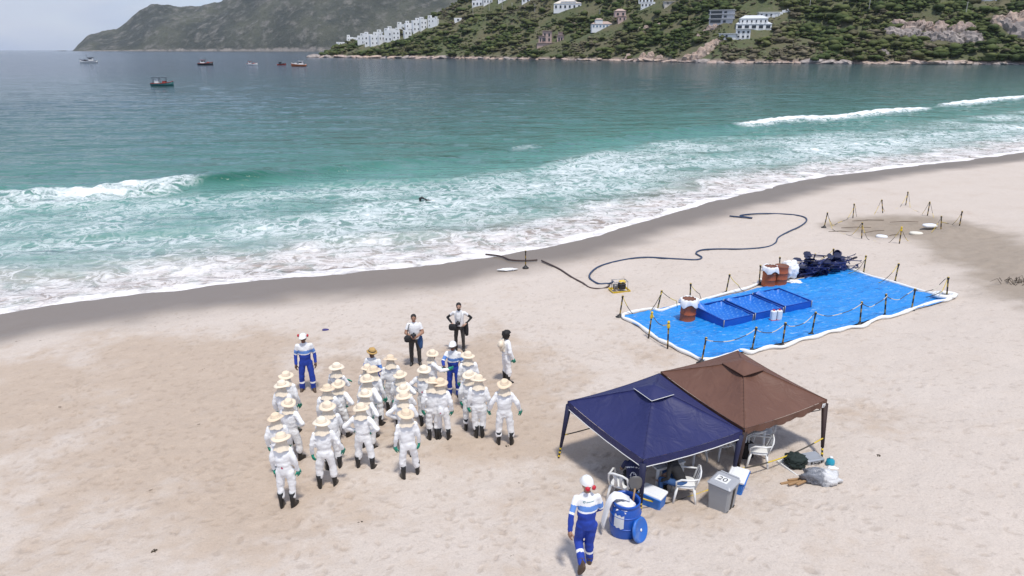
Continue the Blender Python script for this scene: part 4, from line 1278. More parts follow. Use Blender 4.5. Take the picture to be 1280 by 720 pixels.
# ---- striped yellow and black barrier ropes
def rope_mat(name, a, b, scale):
    m, nt, bs = new_mat(name)
    at = nt.nodes.new('ShaderNodeAttribute'); at.attribute_name = 'along'
    w = mth(nt, 'FRACT', mth(nt, 'MULTIPLY', at.outputs['Fac'], scale))
    n1 = noise(nt, objco(nt), 40, 2)
    c = mixc(nt, mth(nt, 'GREATER_THAN', w, .5), a, b)
    c = mixc(nt, mth(nt, 'MULTIPLY', n1, .3), c, (.25, .2, .12))
    nt.links.new(c, bs.inputs['Base Color']); bs.inputs['Roughness'].default_value = .6
    return m
ROPE_YB = rope_mat('yellow_black_rope', (.70, .50, .03), (.03, .028, .025), .75)
ROPE_WB = rope_mat('pale_dark_rope', (.62, .58, .48), (.04, .045, .06), 1.1)
def rope(name, spans, r, m, label, cat='rope'):
    """spans: list of point lists; one mesh"""
    mb = MB(); along = []
    n = 6
    for pts in spans:
        pts = [Vector(p) for p in pts]
        acc = rnd.uniform(0, 2)
        mb.tube(pts, r, n)
        for i, p in enumerate(pts):
            if i: acc += (pts[i] - pts[i - 1]).length
            along += [acc] * n
    me = mb.mesh(name, True)
    at = me.attributes.new('along', 'FLOAT', 'POINT'); at.data.foreach_set('value', along)
    return tag(link_mesh(name, me, None, m), label, cat)
def catenary(a, b, sag, n=14, floor=None, wob=0.0):
    a, b = Vector(a), Vector(b); out = []
    for i in range(n + 1):
        t = i / n; p = a.lerp(b, t); p.z -= sag * 4 * t * (1 - t)
        p.x += wob * math.sin(t * 9 + a.x); p.y += wob * math.cos(t * 7 + a.y)
        if floor: p.z = max(p.z, GZ(p.x, p.y) + floor)
        out.append(p)
    return out
def up_leg(ft, top, t): return Vector(ft).lerp(Vector(top), t)
rope('barrier_rope', [catenary(up_leg(footR, cR, .28), up_leg(footR2, cR2, .38), .14)], .016, ROPE_YB, 'yellow and black rope across the brown canopy\'s front', 'rope')
rope('barrier_rope', [catenary(up_leg(footF, cF, .30), up_leg(footR, cR, .30), .42, floor=.03)], .016, ROPE_YB, 'yellow and black rope sagging from the blue canopy\'s front leg past the bin', 'rope')
rope('barrier_rope', [catenary(up_leg(footL, cL, .42), up_leg(footB, cB, .50), .10)], .014, ROPE_YB, 'yellow and black rope tied to the blue canopy\'s left leg', 'rope')

# ================================================================== plastic furniture
PLASTIC = mat('white_garden_plastic', (.74, .74, .72), .4, .04, 8, dirt=(.5, .45, .38, .25))
def chair_parts():
    P = {}
    b = MB(); n = 20
    rings = []
    for z, s in ((.40, .96), (.415, 1.0), (.435, 1.0), (.44, .95)):
        rings.append([(.215 * s * math.copysign(abs(math.cos(t)) ** .6, math.cos(t)), .21 * s * math.copysign(abs(math.sin(t)) ** .6, math.sin(t)), z) for t in [2 * math.pi * q / n for q in range(n)]])
    b.loft(rings); P['seat'] = b.mesh('seat', True)
    b = MB()
    b.tube([(-.20, -.19, .43), (-.215, -.235, .60), (-.20, -.275, .74), (-.10, -.29, .785), (.10, -.29, .785), (.20, -.275, .74), (.215, -.235, .60), (.20, -.19, .43)], [.022, .022, .024, .024, .024, .024, .022, .022], 8, flat=.7)
    for x in (-.075, .075): b.tube([(x * .8, -.195, .425), (x * .7, -.24, .60), (x * 1.1, -.285, .775)], [.045, .030, .045], 6, flat=.2)
    P['backrest'] = b.mesh('backrest', True)
    for k, (sx, sy) in enumerate(((-1, 1), (1, 1), (-1, -1), (1, -1))):
        b = MB(); b.tube([(sx * .18, sy * .17, .415), (sx * .215, sy * .205, .2), (sx * .235, sy * .235, 0)], [.032, .025, .020], 7); P['leg%d' % k] = b.mesh('leg', True)
    for k, s in enumerate((-1, 1)):
        b = MB(); b.tube([(s * .215, .19, .41), (s * .245, .20, .58), (s * .25, .10, .635), (s * .24, -.12, .64), (s * .21, -.245, .66)], [.016, .018, .022, .022, .016], 7); P['arm%d' % k] = b.mesh('armrest', True)
    for me in P.values(): me.materials.append(PLASTIC)
    return P
CHAIR = chair_parts()
def chair(p, yaw, label):
    t = empty('plastic_chair', p, R(yaw)); tag(t, label, 'chair', 'white plastic chairs under the canopies')
    for k, me in CHAIR.items():
        nm = 'leg' if k.startswith('leg') else 'armrest' if k.startswith('arm') else k
        o = bpy.data.objects.new(nm, me); COL.objects.link(o); o.parent = t
    return t
chair(gp(*local(sit1, -30, (-.22, -.02, 0)).xy), -30, 'white plastic chair under the person in the navy shirt')
chair(gp(*local(sit2, 80, (0, -.07, 0)).xy), 80, 'white plastic chair under the person in the black jacket')
chair(G(945, 582), 75, 'white plastic chair in the open behind the rope, facing left')
chair(G(951, 556), 165, 'white plastic chair farthest back under the brown canopy')
chair(G(902, 572), 15, 'white plastic chair seen under the blue canopy\'s right edge')
chair(G(866, 578), 120, 'white plastic chair half hidden behind the person in the black jacket')
def table(p, yaw, w, label):
    t = empty('plastic_table', p, R(yaw)); tag(t, label, 'table')
    b = MB(); b.box((0, 0, .70), (w, w, .035), bevel=.012); b.box((0, 0, .66), (w - .08, w - .08, .05)); b.build('tabletop', PLASTIC, t)
    for sx in (-1, 1):
        for sy in (-1, 1):
            b = MB(); b.tube([(sx * (w / 2 - .06), sy * (w / 2 - .06), .68), (sx * (w / 2 - .03), sy * (w / 2 - .03), 0)], [.045, .024], 7); b.build('leg', PLASTIC, t, True)
    return t
table(G(824, 606), 25, .74, 'square white plastic table under the blue canopy')
table(G(931, 566), 20, .62, 'small white plastic table beside the black backpack')
soft_bag('backpack', G(932, 574, .24), (.34, .26, .50), BLACK_CLOTH, 'black backpack standing by the canopies\' middle leg', 'backpack', R(15), 12, .22)

# ================================================================== things by the canopies
COOL_BLUE = mat('cooler_blue_plastic', (.012, .17, .60), .4, .06, 7, dirt=(.35, .33, .30, .25))
COOL_WHITE = mat('cooler_white_plastic', (.78, .79, .80), .4, .04, 7)
def cooler(p, yaw, label, s=1.0):
    t = empty('cool_box', p, R(yaw)); tag(t, label, 'cooler')
    b = MB(); b.box((0, 0, .16 * s), (.50 * s, .33 * s, .32 * s), bevel=.03 * s); b.v = [(x * (.90 + .10 * z / (.32 * s)), y * (.90 + .10 * z / (.32 * s)), z) for x, y, z in b.v]
    b.build('box', COOL_BLUE, t)
    b = MB(); b.box((0, 0, .35 * s), (.53 * s, .36 * s, .07 * s), bevel=.02 * s); l = b.build('lid', COOL_WHITE, t)
    b = MB(); b.box((0, 0, .389 * s), (.40 * s, .23 * s, .012 * s), bevel=.004); b.build('lid_panel', COOL_WHITE, l)
    b = MB(); b.tube([(-.265 * s, -.17 * s, .30 * s), (-.27 * s, -.19 * s, .335 * s), (.27 * s, -.19 * s, .335 * s), (.265 * s, -.17 * s, .30 * s)], .012, 6); b.build('handle', COOL_BLUE, t, True)
    return t
cooler(G(815, 632), -38, 'blue cool box with white lid beside the barrel', .98)
cooler(G(920, 612), 60, 'blue cool box with white lid hidden behind the grey bin', 1.05)

BIN_GREY = mat('bin_grey_plastic', (.30, .31, .32), .45, .05, 6, dirt=(.36, .34, .31, .3))
BIN_LID = mat('bin_lid_grey', (.36, .37, .39), .4, .05, 6)
def bin_thing(p, yaw):
    t = empty('wheelie_bin', p, R(yaw)); tag(t, 'grey lidded bin with white number sheet on its lid', 'bin')
    b = MB(); rings = []
    for z, s in ((.0, .82), (.03, .84), (.70, .98), (.72, 1.03), (.76, 1.03)):
        rings.append([(x * s, y * s, z) for x, y in ((-.20, -.24), (.20, -.24), (.235, -.20), (.235, .20), (.20, .24), (-.20, .24), (-.235, .20), (-.235, -.20))])
    b.loft(rings); b.build('body', BIN_GREY, t)
    b = MB(); b.box((0, 0, .80), (.50, .52, .08), bevel=.025, taper=.90); l = b.build('lid', BIN_LID, t)
    b = MB(); b.box((.0, .28, .80), (.40, .04, .05), bevel=.01); b.build('lid_grip', BIN_LID, l)
    b = MB(); b.box((-.02, -.02, .8435), (.26, .22, .003)); sh = b.build('number_sheet', TRIM, l)
    cu = bpy.data.curves.new('digits', 'FONT'); cu.body = '20'; cu.size = .20; cu.align_x = 'CENTER'; cu.align_y = 'CENTER'
    tmp = bpy.data.objects.new('digits', cu); COL.objects.link(tmp)
    dg = bpy.context.evaluated_depsgraph_get(); me = bpy.data.meshes.new_from_object(tmp.evaluated_get(dg)); bpy.data.objects.remove(tmp)
    me.materials.append(CAM_BLACK); o = link_mesh('digits', me, l); o.location = (-.02, -.02, .849); o.rotation_euler = (0, 0, 0)
    # dark strip down the right face, feet bumps
    b = MB(); b.loft([[(.195, y, .04) for y in (-.05, .03)] + [(.205, y, .04) for y in (.03, -.05)], [(.236, y, .70) for y in (-.05, .03)] + [(.246, y, .70) for y in (.03, -.05)]]); b.build('dark_strip', BLACK_PL, t)
    for y in (-.14, .14):
        b = MB(); b.lathe([(.045, -.02), (.05, -.01), (.05, .01), (.045, .02)], 12); o = b.build('wheel', BLACK_PL, t, True); o.location = (.19, y, .05); o.rotation_euler = (0, R(90), 0)
    t.scale = (1.02, .98, .80)
    return t
bin_thing(G(901, 634), -42)

BARREL = mat('barrel_blue_plastic', (.010, .085, .42), .36, .08, 4, .2, .01, dirt=(.10, .22, .5, .35))
BARREL_LID = mat('barrel_lid_blue', (.016, .13, .50), .42, .06, 5, dirt=(.3, .4, .55, .4))
PAPER = mat('worn_white_label', (.62, .64, .66), .7, .15, 14)
barp = G(780, 667)
bt = empty('drum_barrel', barp, R(10)); tag(bt, 'open blue plastic barrel with white label on its side', 'barrel')
b = MB(); S = .92
prof = [(.245, 0), (.265, .02), (.285, .12), (.30, .30), (.305, .45), (.298, .62), (.275, .76), (.262, .80), (.280, .815), (.280, .87), (.262, .875), (.250, .82), (.262, .70), (.28, .45), (.25, .2), (.01, .18)]
b.lathe([(r * S * 1.06, z * S) for r, z in prof], 36); b.build('shell', BARREL, bt, True)
b = MB(); b.lathe([(.294 * S * 1.06 + .012, .66 * S), (.281 * S * 1.06 + .012, .78 * S)], 36); 
b = MB()
for z in (.33, .60): b.lathe([(.305 * S * 1.06, (z - .012) * S), (.313 * S * 1.06, z * S), (.305 * S * 1.06, (z + .012) * S)], 36)
b.build('rolling_hoop', BARREL, bt, True)
b = MB(); vs, fs = [], []
for i, z in enumerate((.36, .48, .58, .66)):
    rr = np.interp(z, [.3, .45, .62, .76], [.30, .305, .298, .275]) * S * 1.06 + .011
    for k in range(8): a = R(208) + R(38) * k / 7; vs.append((rr * math.cos(a), rr * math.sin(a), z * S + .02 * math.sin(k * 2.1) * (i in (0, 3))))
fs = [(i * 8 + k, i * 8 + k + 1, i * 8 + 8 + k + 1, i * 8 + 8 + k) for i in range(3) for k in range(7)]
b.add(vs, fs); b.build('label', PAPER, bt, True)
lid = empty('barrel_lid', G(800, 676, .0)); tag(lid, 'round blue barrel lid leaning on the barrel', 'lid')
b = MB(); b.lathe([(.0, .0), (.02, .0), (.18, .0), (.20, .012), (.225, .016), (.245, .0), (.25, -.02), (.245, -.04), (.23, -.04)], 32)
o = b.build('disc', BARREL_LID, lid, True)
LM = Matrix.Translation((0, 0, .25)) @ Matrix.Rotation(R(-38), 4, 'Z') @ Matrix.Rotation(R(72), 4, 'Y') 
o.matrix_local = LM
b = MB(); b.lathe([(.028, 0), (.03, .008), (.02, .014), (.002, .014)], 14); o2 = b.build('bung', TRIM, o, True); o2.location = (0, 0, .003)
# contents: crumpled white bag, towel over the rim, shovel standing in it
def crumple(name, c, size, m, label, cat, seed, rz=0.0, flat=.5, amt=.9):
    bm = bmesh.new(); bmesh.ops.create_icosphere(bm, subdivisions=4, radius=1.0)
    vs = np.array([v.co[:] for v in bm.verts])
    nz = fbm(vs[:, 0] * 2.4 + seed, vs[:, 1] * 2.4 + vs[:, 2] * 1.7, 5, seed, .62) - .5
    nz2 = np.abs(fbm(vs[:, 0] * 4.1 + vs[:, 2] * 3 + seed, vs[:, 1] * 4.1, 3, seed + 9) - .5)
    vs = vs * (1 + nz * amt - nz2 * .5)[:, None]
    vs[:, 2] = np.where(vs[:, 2] < -flat, -flat, vs[:, 2])
    for v, q in zip(bm.verts, vs): v.co = (q[0] * size[0] / 2, q[1] * size[1] / 2, q[2] * size[2] / 2)
    me = bpy.data.meshes.new(name); bm.to_mesh(me); bm.free()
    me.polygons.foreach_set('use_smooth', [True] * len(me.polygons))
    o = link_mesh(name, me, None, m); o.location = c; o.rotation_euler = (0, 0, rz)
    return tag(o, label, cat)
crumple('white_sack', barp + Vector((-.04, -.04, .70)), (.40, .40, .22), WHITE_CLOTH, 'crumpled white sack filling the mouth of the blue barrel', 'sack', 3)
b = MB(); rows = []
pth = [(.06, .0, .80), (-.10, -.02, .88), (-.23, -.03, .90), (-.30, -.04, .84), (-.36, -.06, .70), (-.40, -.07, .52), (-.43, -.08, .34), (-.44, -.085, .22)]
rg_ = [.08, .10, .11, .11, .11, .10, .10, .07]
b.tube([Vector(p) for p in pth], rg_, 18, flat=.28)
vs = np.array(b.v); nz = fbm(vs[:, 1] * 18, vs[:, 2] * 7 + vs[:, 0] * 7, 3, 8) - .5
b.v = [(v[0] + q * .06, v[1] + q * .05, v[2] + q * .03) for v, q in zip(vs, nz)]
o = b.build('white_towel', WHITE_CLOTH, None, True); o.location = barp; tag(o, 'long white rolled cloth draped over the barrel\'s left rim', 'cloth')
sv = empty('shovel', barp + Vector((.13, .10, .06))); tag(sv, 'shovel standing blade up in the blue barrel', 'shovel')
WOOD = mat('bare_wood', (.36, .22, .11), .7, .15, 12)
GREY_METAL = mat('worn_grey_metal', (.17, .165, .16), .5, .15, 9, metal=.5)
b = MB(); b.tube([(0, 0, .25), (.05, .03, .88)], .017, 8); b.build('shaft', WOOD, sv, True)
b = MB(); vs, fs = [], []
for i, (z, w) in enumerate(((.84, .05), (.88, .11), (.95, .135), (1.03, .135), (1.10, .11), (1.15, .05))):
    for k in range(7):
        x = w * (k / 3 - 1); vs.append((.055 + x, .035 + .03 * (x / .13) ** 2, z))
for i in range(5):
    for k in range(6): fs.append((i * 7 + k, i * 7 + k + 1, i * 7 + 7 + k + 1, i * 7 + 7 + k))
b.add(vs, fs); o = b.build('blade', GREY_METAL, sv, True); md = o.modifiers.new('thick', 'SOLIDIFY'); md.thickness = .006

# ---- the heap to the right of the canopy
TRAY_W = mat('white_tray_plastic', (.74, .74, .72), .45, .05, 6)
tp = G(1003, 583)
t = empty('white_tray', tp, R(22)); tag(t, 'flat white tray under the dark bag and silver case', 'tray')
b = MB(); b.box((0, 0, .02), (.92, .62, .03), bevel=.01); b.build('base', TRAY_W, t)
b = MB()
for c_, s_ in (((0, -.30, .05), (.92, .03, .05)), ((0, .30, .05), (.92, .03, .05)), ((-.445, 0, .05), (.03, .57, .05)), ((.445, 0, .05), (.03, .57, .05))): b.box(c_, s_)
b.build('rim', TRAY_W, t)
DKGREEN = mat('dark_green_cloth', (.010, .020, .017), .8, .3, 6, .6, .02)
crumple('dark_bag', tp + Vector((-.17, -.02, .17)), (.56, .48, .34), DKGREEN, 'dark green bag lying on the white tray', 'bag', 21, R(30), .6, .7)
SILVER = mat('silver_case', (.42, .44, .47), .35, .06, 8, metal=.4)
t = empty('hard_case', tp + Vector((.25, .14, .035)), R(15)); tag(t, 'silver hard case on the tray by the canopy leg', 'case')
b = MB(); b.box((0, 0, .075), (.44, .34, .15), bevel=.02); b.build('shell', SILVER, t)
b = MB(); b.tube([(-.06, -.175, .08), (-.055, -.215, .085), (.055, -.215, .085), (.06, -.175, .08)], .012, 6); b.build('handle', CAM_BLACK, t, True)
for x in (-.13, .13):
    b = MB(); b.box((x, -.175, .085), (.04, .014, .05)); b.build('latch', CAM_BLACK, t)
def plastic_mat():
    m, nt, bs = new_mat('clear_white_plastic')
    n1 = noise(nt, objco(nt), 7, 6, .65, 1.0)
    x = nt.nodes.new('ShaderNodeSeparateXYZ'); nt.links.new(objco(nt), x.inputs[0])
    k = smooth_node(nt, mth(nt, 'ADD', x.outputs['X'], mth(nt, 'MULTIPLY', mth(nt, 'SUBTRACT', n1, .5), .5)), -.10, .10)
    nt.links.new(mixc(nt, k, mixc(nt, n1, (.10, .11, .13), (.30, .31, .34)), (.66, .66, .66)), bs.inputs['Base Color'])
    bs.inputs['Roughness'].default_value = .25
    bump(nt, bs, n1, .8, .05)
    return m
crumple('rubbish_sack', G(1026, 603, .13), (.84, .50, .42), plastic_mat(), 'bulging grey and white plastic sack on the sand', 'sack', 33, R(-8), .6, .6)
for k, (px, py, L, a) in enumerate(((992, 603, .7, 20), (1000, 601, .62, 14), (997, 606, .55, 24), (1003, 607, .4, 32))):
    p = G(px, py, .035); b = MB(); dx, dy = math.cos(R(a)) * L / 2, math.sin(R(a)) * L / 2
    b.box((0, 0, 0), (L, .05, .03), rot=(0, R(2), R(a))); o = b.build('wooden_stake', WOOD); o.location = p + Vector((0, 0, .02 * k))
    tag(o, ['longest wooden stake beside the plastic sack', 'upper wooden stake reaching under the plastic sack', 'lower wooden stake beside the plastic sack', 'shortest wooden stake right against the plastic sack'][k], 'stake', 'wooden stakes by the sack')
TURQ = mat('turquoise_plastic', (.02, .30, .42), .3, .1, 9)
t = empty('water_bottle', G(1037, 583)); tag(t, 'turquoise bottle standing right of the canopy leg', 'bottle')
b = MB(); b.lathe([(.05, 0), (.085, .02), (.095, .10), (.085, .17), (.04, .21), (.035, .23)], 16); b.build('bottle', TURQ, t, True)
b = MB(); b.lathe([(.04, .228), (.04, .25), (.01, .255)], 12); b.build('cap', TRIM, t, True)
crumple('white_rag', G(1043, 588, .03), (.42, .16, .10), WHITE_CLOTH, 'white rag lying behind the plastic sack', 'rag', 37, R(-30))

# ================================================================== decontamination tarp
def tarp_mat():
    m, nt, bs = new_mat('blue_tarpaulin')
    co = objco(nt)
    n1 = noise(nt, co, .5, 5, .6); n2 = noise(nt, objco(nt, (1, 2.2, 1)), 3.2, 6, .7, .8)
    c = mixc(nt, n1, (.006, .195, .60), (.012, .28, .73))
    c = mixc(nt, smooth_node(nt, n2, .53, .68, 0, .5), c, (.16, .42, .74))  # pale glints painted into the tarp's blue
    n4 = noise(nt, objco(nt, (1, 1.8, 1)), 1.1, 6, .72, 1.2)
    c = mixc(nt, smooth_node(nt, n4, .56, .66, 0, .55), c, (.003, .085, .36))
    c = mixc(nt, smooth_node(nt, noise(nt, objco(nt, (.6, 2.5, 1)), 5, 5, .7, .5), .60, .68, 0, .7), c, (.55, .66, .78))  # near-white glare streaks, also painted into the base colour
    nt.links.new(c, bs.inputs['Base Color']); bs.inputs['Roughness'].default_value = .38
    n = bump(nt, None, noise(nt, objco(nt, (1, .5, 1)), 1.3, 5, .6, 1.5), .8, .16)
    bump(nt, bs, noise(nt, co, 7, 5, .6), .6, .04, n)
    return m
tc = [G(776, 398), G(876, 455), G(1187, 377), G(1060, 338)]
N1, N2 = 170, 120
u = np.linspace(0, 1, N1); v = np.linspace(0, 1, N2); U, V = np.meshgrid(u, v, indexing='ij')
cs = [np.array(p) for p in tc]
# U runs along the long sides, V across
P = (1 - U)[..., None] * (1 - V)[..., None] * cs[1] + U[..., None] * (1 - V)[..., None] * cs[2] + U[..., None] * V[..., None] * cs[3] + (1 - U)[..., None] * V[..., None] * cs[0]
P[..., 0] += (fbm(V * 5, U * 5, 2, 8) - .5) * .25 * np.minimum(1, 8 * np.abs(.5 - np.abs(U - .5)) + .3)
P[..., 2] = sand_base(P[..., 0], P[..., 1]) + .09 + (fbm(U * 16, V * 10, 5, 12, .6) - .5) * .10
for q_, sp_, m_ in ((P[..., 0] * .8 + P[..., 1] * .35, 1.25, .028), (P[..., 1] * .9 - P[..., 0] * .38, 1.25, .024)):
    P[..., 2] += m_ * np.exp(-((((q_ + (fbm(U * 6, V * 6, 2, 14) - .5) * .15) % sp_) - sp_ / 2) / .06) ** 2)
me = grid_mesh('blue_tarp', P, None, True)
tag(link_mesh('blue_tarp', me, None, tarp_mat()), 'large bright blue tarpaulin spread on the sand inside the posts', 'tarp')
BOOM = mat('white_sorbent_sock', (.78, .78, .76), .85, .05, 6, .5, .02)
edge_px = [(779, 396), (800, 391), (815, 389), (826, 391), (845, 385), (870, 380), (905, 370), (930, 364), (945, 358), (953, 352), (985, 347), (1020, 341), (1056, 338), (1066, 340), (1085, 347), (1110, 354), (1140, 363), (1165, 370), (1180, 371), (1188, 374), (1183, 378),
           (1170, 380), (1150, 386), (1138, 390), (1128, 394), (1112, 399), (1100, 400), (1088, 405), (1078, 411), (1062, 412), (1048, 416), (1035, 418), (1020, 424), (1002, 427), (990, 432), (978, 437), (962, 437), (948, 441), (938, 444), (925, 441), (915, 446), (900, 450), (884, 453), (874, 452), (862, 446), (848, 440), (838, 434), (826, 429), (818, 424), (806, 415), (797, 408), (786, 403), (779, 400), (779, 396)]
ep = [G(*p) for p in edge_px]
dense = []
for i in range(len(ep) - 1):
    p0, p1, p2, p3 = ep[max(i - 1, 0)], ep[i], ep[i + 1], ep[min(i + 2, len(ep) - 1)]
    for t_ in np.linspace(0, 1, 7)[:-1]:
        q = .5 * ((2 * p1) + (-p0 + p2) * t_ + (2 * p0 - 5 * p1 + 4 * p2 - p3) * t_ ** 2 + (-p0 + 3 * p1 - 3 * p2 + p3) * t_ ** 3)
        dense.append(Vector((q.x, q.y, GZ(q.x, q.y) + .10)))
b = MB(); b.tube(dense, [.060 + .012 * math.sin(i * .5) + .010 * rnd.random() for i in range(len(dense))], 10)
tag(b.build('sorbent_boom', BOOM, None, True), 'long white absorbent sock laid round the tarp\'s edge', 'boom')
b = MB(); pc = G(1180, 374)
b.tube([pc + Vector((.45 * math.cos(a) * (1 - a / 25), .30 * math.sin(a) * (1 - a / 25), .16 + .004 * a)) for a in np.linspace(0, 9, 40)], .085, 8)
tag(b.build('sorbent_coil', BOOM, None, True), 'loose coil of white absorbent sock at the tarp\'s right corner', 'boom')

# ---- three framed basins
BASIN = mat('basin_blue_vinyl', (.007, .085, .43), .5, .08, 5, .3, .02)
def net_mat():
    m, nt, bs = new_mat('dotted_blue_liner')
    co = objco(nt)
    vo = nt.nodes.new('ShaderNodeTexVoronoi'); vo.voronoi_dimensions = '2D'; vo.inputs['Scale'].default_value = 7.0; vo.inputs['Randomness'].default_value = .1
    nt.links.new(co, vo.inputs['Vector'])
    c = mixc(nt, noise(nt, co, 1.2, 4), (.008, .12, .48), (.014, .17, .60))
    c = mixc(nt, smooth_node(nt, vo.outputs['Distance'], .10, .28, .32, 0), c, (.22, .48, .78))
    nt.links.new(c, bs.inputs['Base Color']); bs.inputs['Roughness'].default_value = .45
    bump(nt, bs, noise(nt, co, 3, 4), .4, .05)
    return m
LINER = net_mat()
def basin(ctr, ax, ay, label):
    """ax, ay: half axes on the ground"""
    base = Vector((ctr.x, ctr.y, GZ(ctr.x, ctr.y) + .07)); t = empty('framed_basin', base); tag(t, label, 'basin', 'blue framed basins on the tarp')
    H = .35
    for s, (p, q) in enumerate((((-1, -1), (1, -1)), ((1, -1), (1, 1)), ((1, 1), (-1, 1)), ((-1, 1), (-1, -1)))):
        b = MB(); a_, c_ = ax * p[0] + ay * p[1], ax * q[0] + ay * q[1]
        nrm = (c_ - a_).cross(Vector((0, 0, 1))).normalized()
        vs = []
        for i in range(9):
            f = i / 8; w = a_.lerp(c_, f); bow = .03 * math.sin(math.pi * f)
            vs += [w + Vector((0, 0, -.08)), w + nrm * bow + Vector((0, 0, H * .5)), w + Vector((0, 0, H))]
        b.add(vs, [(3 * i + j, 3 * i + 3 + j, 3 * i + 4 + j, 3 * i + 1 + j) for i in range(8) for j in range(2)])
        b.tube([a_ + Vector((0, 0, H)), c_ + Vector((0, 0, H))], .017, 6)
        b.build('side_panel', BASIN, t, True)
    n = 26; u = np.linspace(-.985, .985, n); A_, B_ = np.meshgrid(u, u, indexing='ij')
    Q = A_[..., None] * np.array(ax) + B_[..., None] * np.array(ay)
    Q[..., 2] = H - .02 - .26 * (1 - np.maximum(np.abs(A_), np.abs(B_)) ** 5) + .20 * np.exp(-(((A_ + .55) / .25) ** 2 + ((B_ - .75) / .3) ** 2)) + (fbm(A_ * 3 + ctr.x, B_ * 3, 3, 4) - .5) * .10
    link_mesh('liner', grid_mesh('liner', Q, None, True), t, LINER)
    for p in ((-1, -1), (1, -1), (1, 1), (-1, 1)):
        c_ = ax * p[0] + ay * p[1]; b = MB(); b.tube([c_ * 1.01 + Vector((0, 0, -.08)), c_ * 1.01 + Vector((0, 0, H + .01))], .022, 8); b.build('corner_post', STEEL, t, True)
    return t
f1, f3, r3 = G(903, 412), G(978, 394), G(1009, 389)
row = (f3 - f1); row.z = 0; rowd = row.normalized()
side = r3 - f3
l1 = G(870, 396)
wdt = (l1 - f1); wdt.z = 0
W = wdt.length * 1.0
perp = Vector((-rowd.y, rowd.x, 0))
cell = row.length / 2
L_ = cell * .47
D_ = W * .5
for k, lab in enumerate(('blue framed basin next to the single rust drum', 'middle one of the three blue framed basins', 'blue framed basin nearest the dark heap of tools')):
    ctr = f1 + rowd * (cell * k + L_ + .02 * k) + perp * D_ * .95
    basin(ctr, rowd * L_, perp * D_, lab)

# ---- rust coloured drums with white bags over the rim
RUST = mat('rust_orange_drum', (.37, .088, .030), .6, .15, 5, dirt=(.22, .06, .03, .5))
RUST_IN = mat('brown_drum_top', (.17, .065, .038), .7, .2, 8)
def drum(p, label, bag, seed):
    t = empty('steel_drum', p); tag(t, label, 'drum', 'rust coloured drums on the tarp')
    b = MB(); b.lathe([(.285, 0), (.295, .01), (.285, .03), (.285, .27), (.298, .29), (.285, .31), (.285, .54), (.298, .56), (.285, .58), (.285, .80), (.298, .83), (.298, .85)], 28); b.build('shell', RUST, t, True)
    b = MB(); b.lathe([(.29, .852), (.295, .862), (.27, .858), (.265, .845), (.01, .845)], 28); b.build('lid', RUST_IN, t, True)
    if bag:
        o = MB(); n = 40; vs = []
        for i, (r, z) in enumerate(((.255, .868), (.30, .872), (.325, .85), (.34, .79), (.36, .71), (.355, .64))):
            for k in range(n):
                a = 2 * math.pi * k / n; w = 1 + i / 5 * (.07 * math.sin(5 * a + seed) + .05 * math.sin(9 * a + 2 * seed) + .03 * math.sin(17 * a))
                vs.append((r * w * math.cos(a), r * w * math.sin(a), z + (i / 5) * .07 * math.sin(4 * a + seed * 1.7) + .012 * math.sin(11 * a + i)))
        o.add(vs, [(i * n + k, i * n + (k + 1) % n, (i + 1) * n + (k + 1) % n, (i + 1) * n + k) for i in range(5) for k in range(n)])
        ob = o.build('bag', WHITE_CLOTH, None, True); ob.location = p; tag(ob, bag, 'bag')
    return t
drum(G(859, 402, .06), 'single rust drum left of the basins', 'white bag folded over the rim of the single drum', 1)
drum(G(960, 358, .06), 'left one of the two rust drums by the dark heap', 'white bag over the rim of the left one of two drums', 4)
drum(G(974, 357, .06), 'right one of the two rust drums, half covered in white sheeting', None, 6)
crumple('white_sheeting', G(985, 353, .62), (.85, .6, .85), WHITE_CLOTH, 'crumpled white sheeting heaped over the right drum', 'sheeting', 41, R(10), .9, .9)
crumple('white_sheet', G(993, 355, .10), (.75, .45, .16), WHITE_CLOTH, 'flat white sheet on the tarp under the sheeting', 'sheet', 43, R(-15), .5)
# ---- white jerrycans with red caps
t_p = G(969, 402, .06)
for k, (dx, lab) in enumerate(((-.11, 'left white canister with red edge beside the basins'), (.12, 'right white canister with red edge beside the basins'))):
    t = empty('canister', t_p + Vector((dx, dx * .2, 0)), R(15)); tag(t, lab, 'canister', 'white canisters beside the basins')
    b = MB(); b.box((0, 0, .20), (.20, .17, .38), bevel=.03); b.build('body', TRAY_W, t)
    b = MB(); b.box((0, 0, .015), (.21, .18, .05), bevel=.01); b.build('red_base', RED_PLASTIC, t)
    b = MB(); b.lathe([(.035, .385), (.04, .39), (.04, .43), (.01, .435)], 12); b.build('red_cap', RED_PLASTIC, t, True)
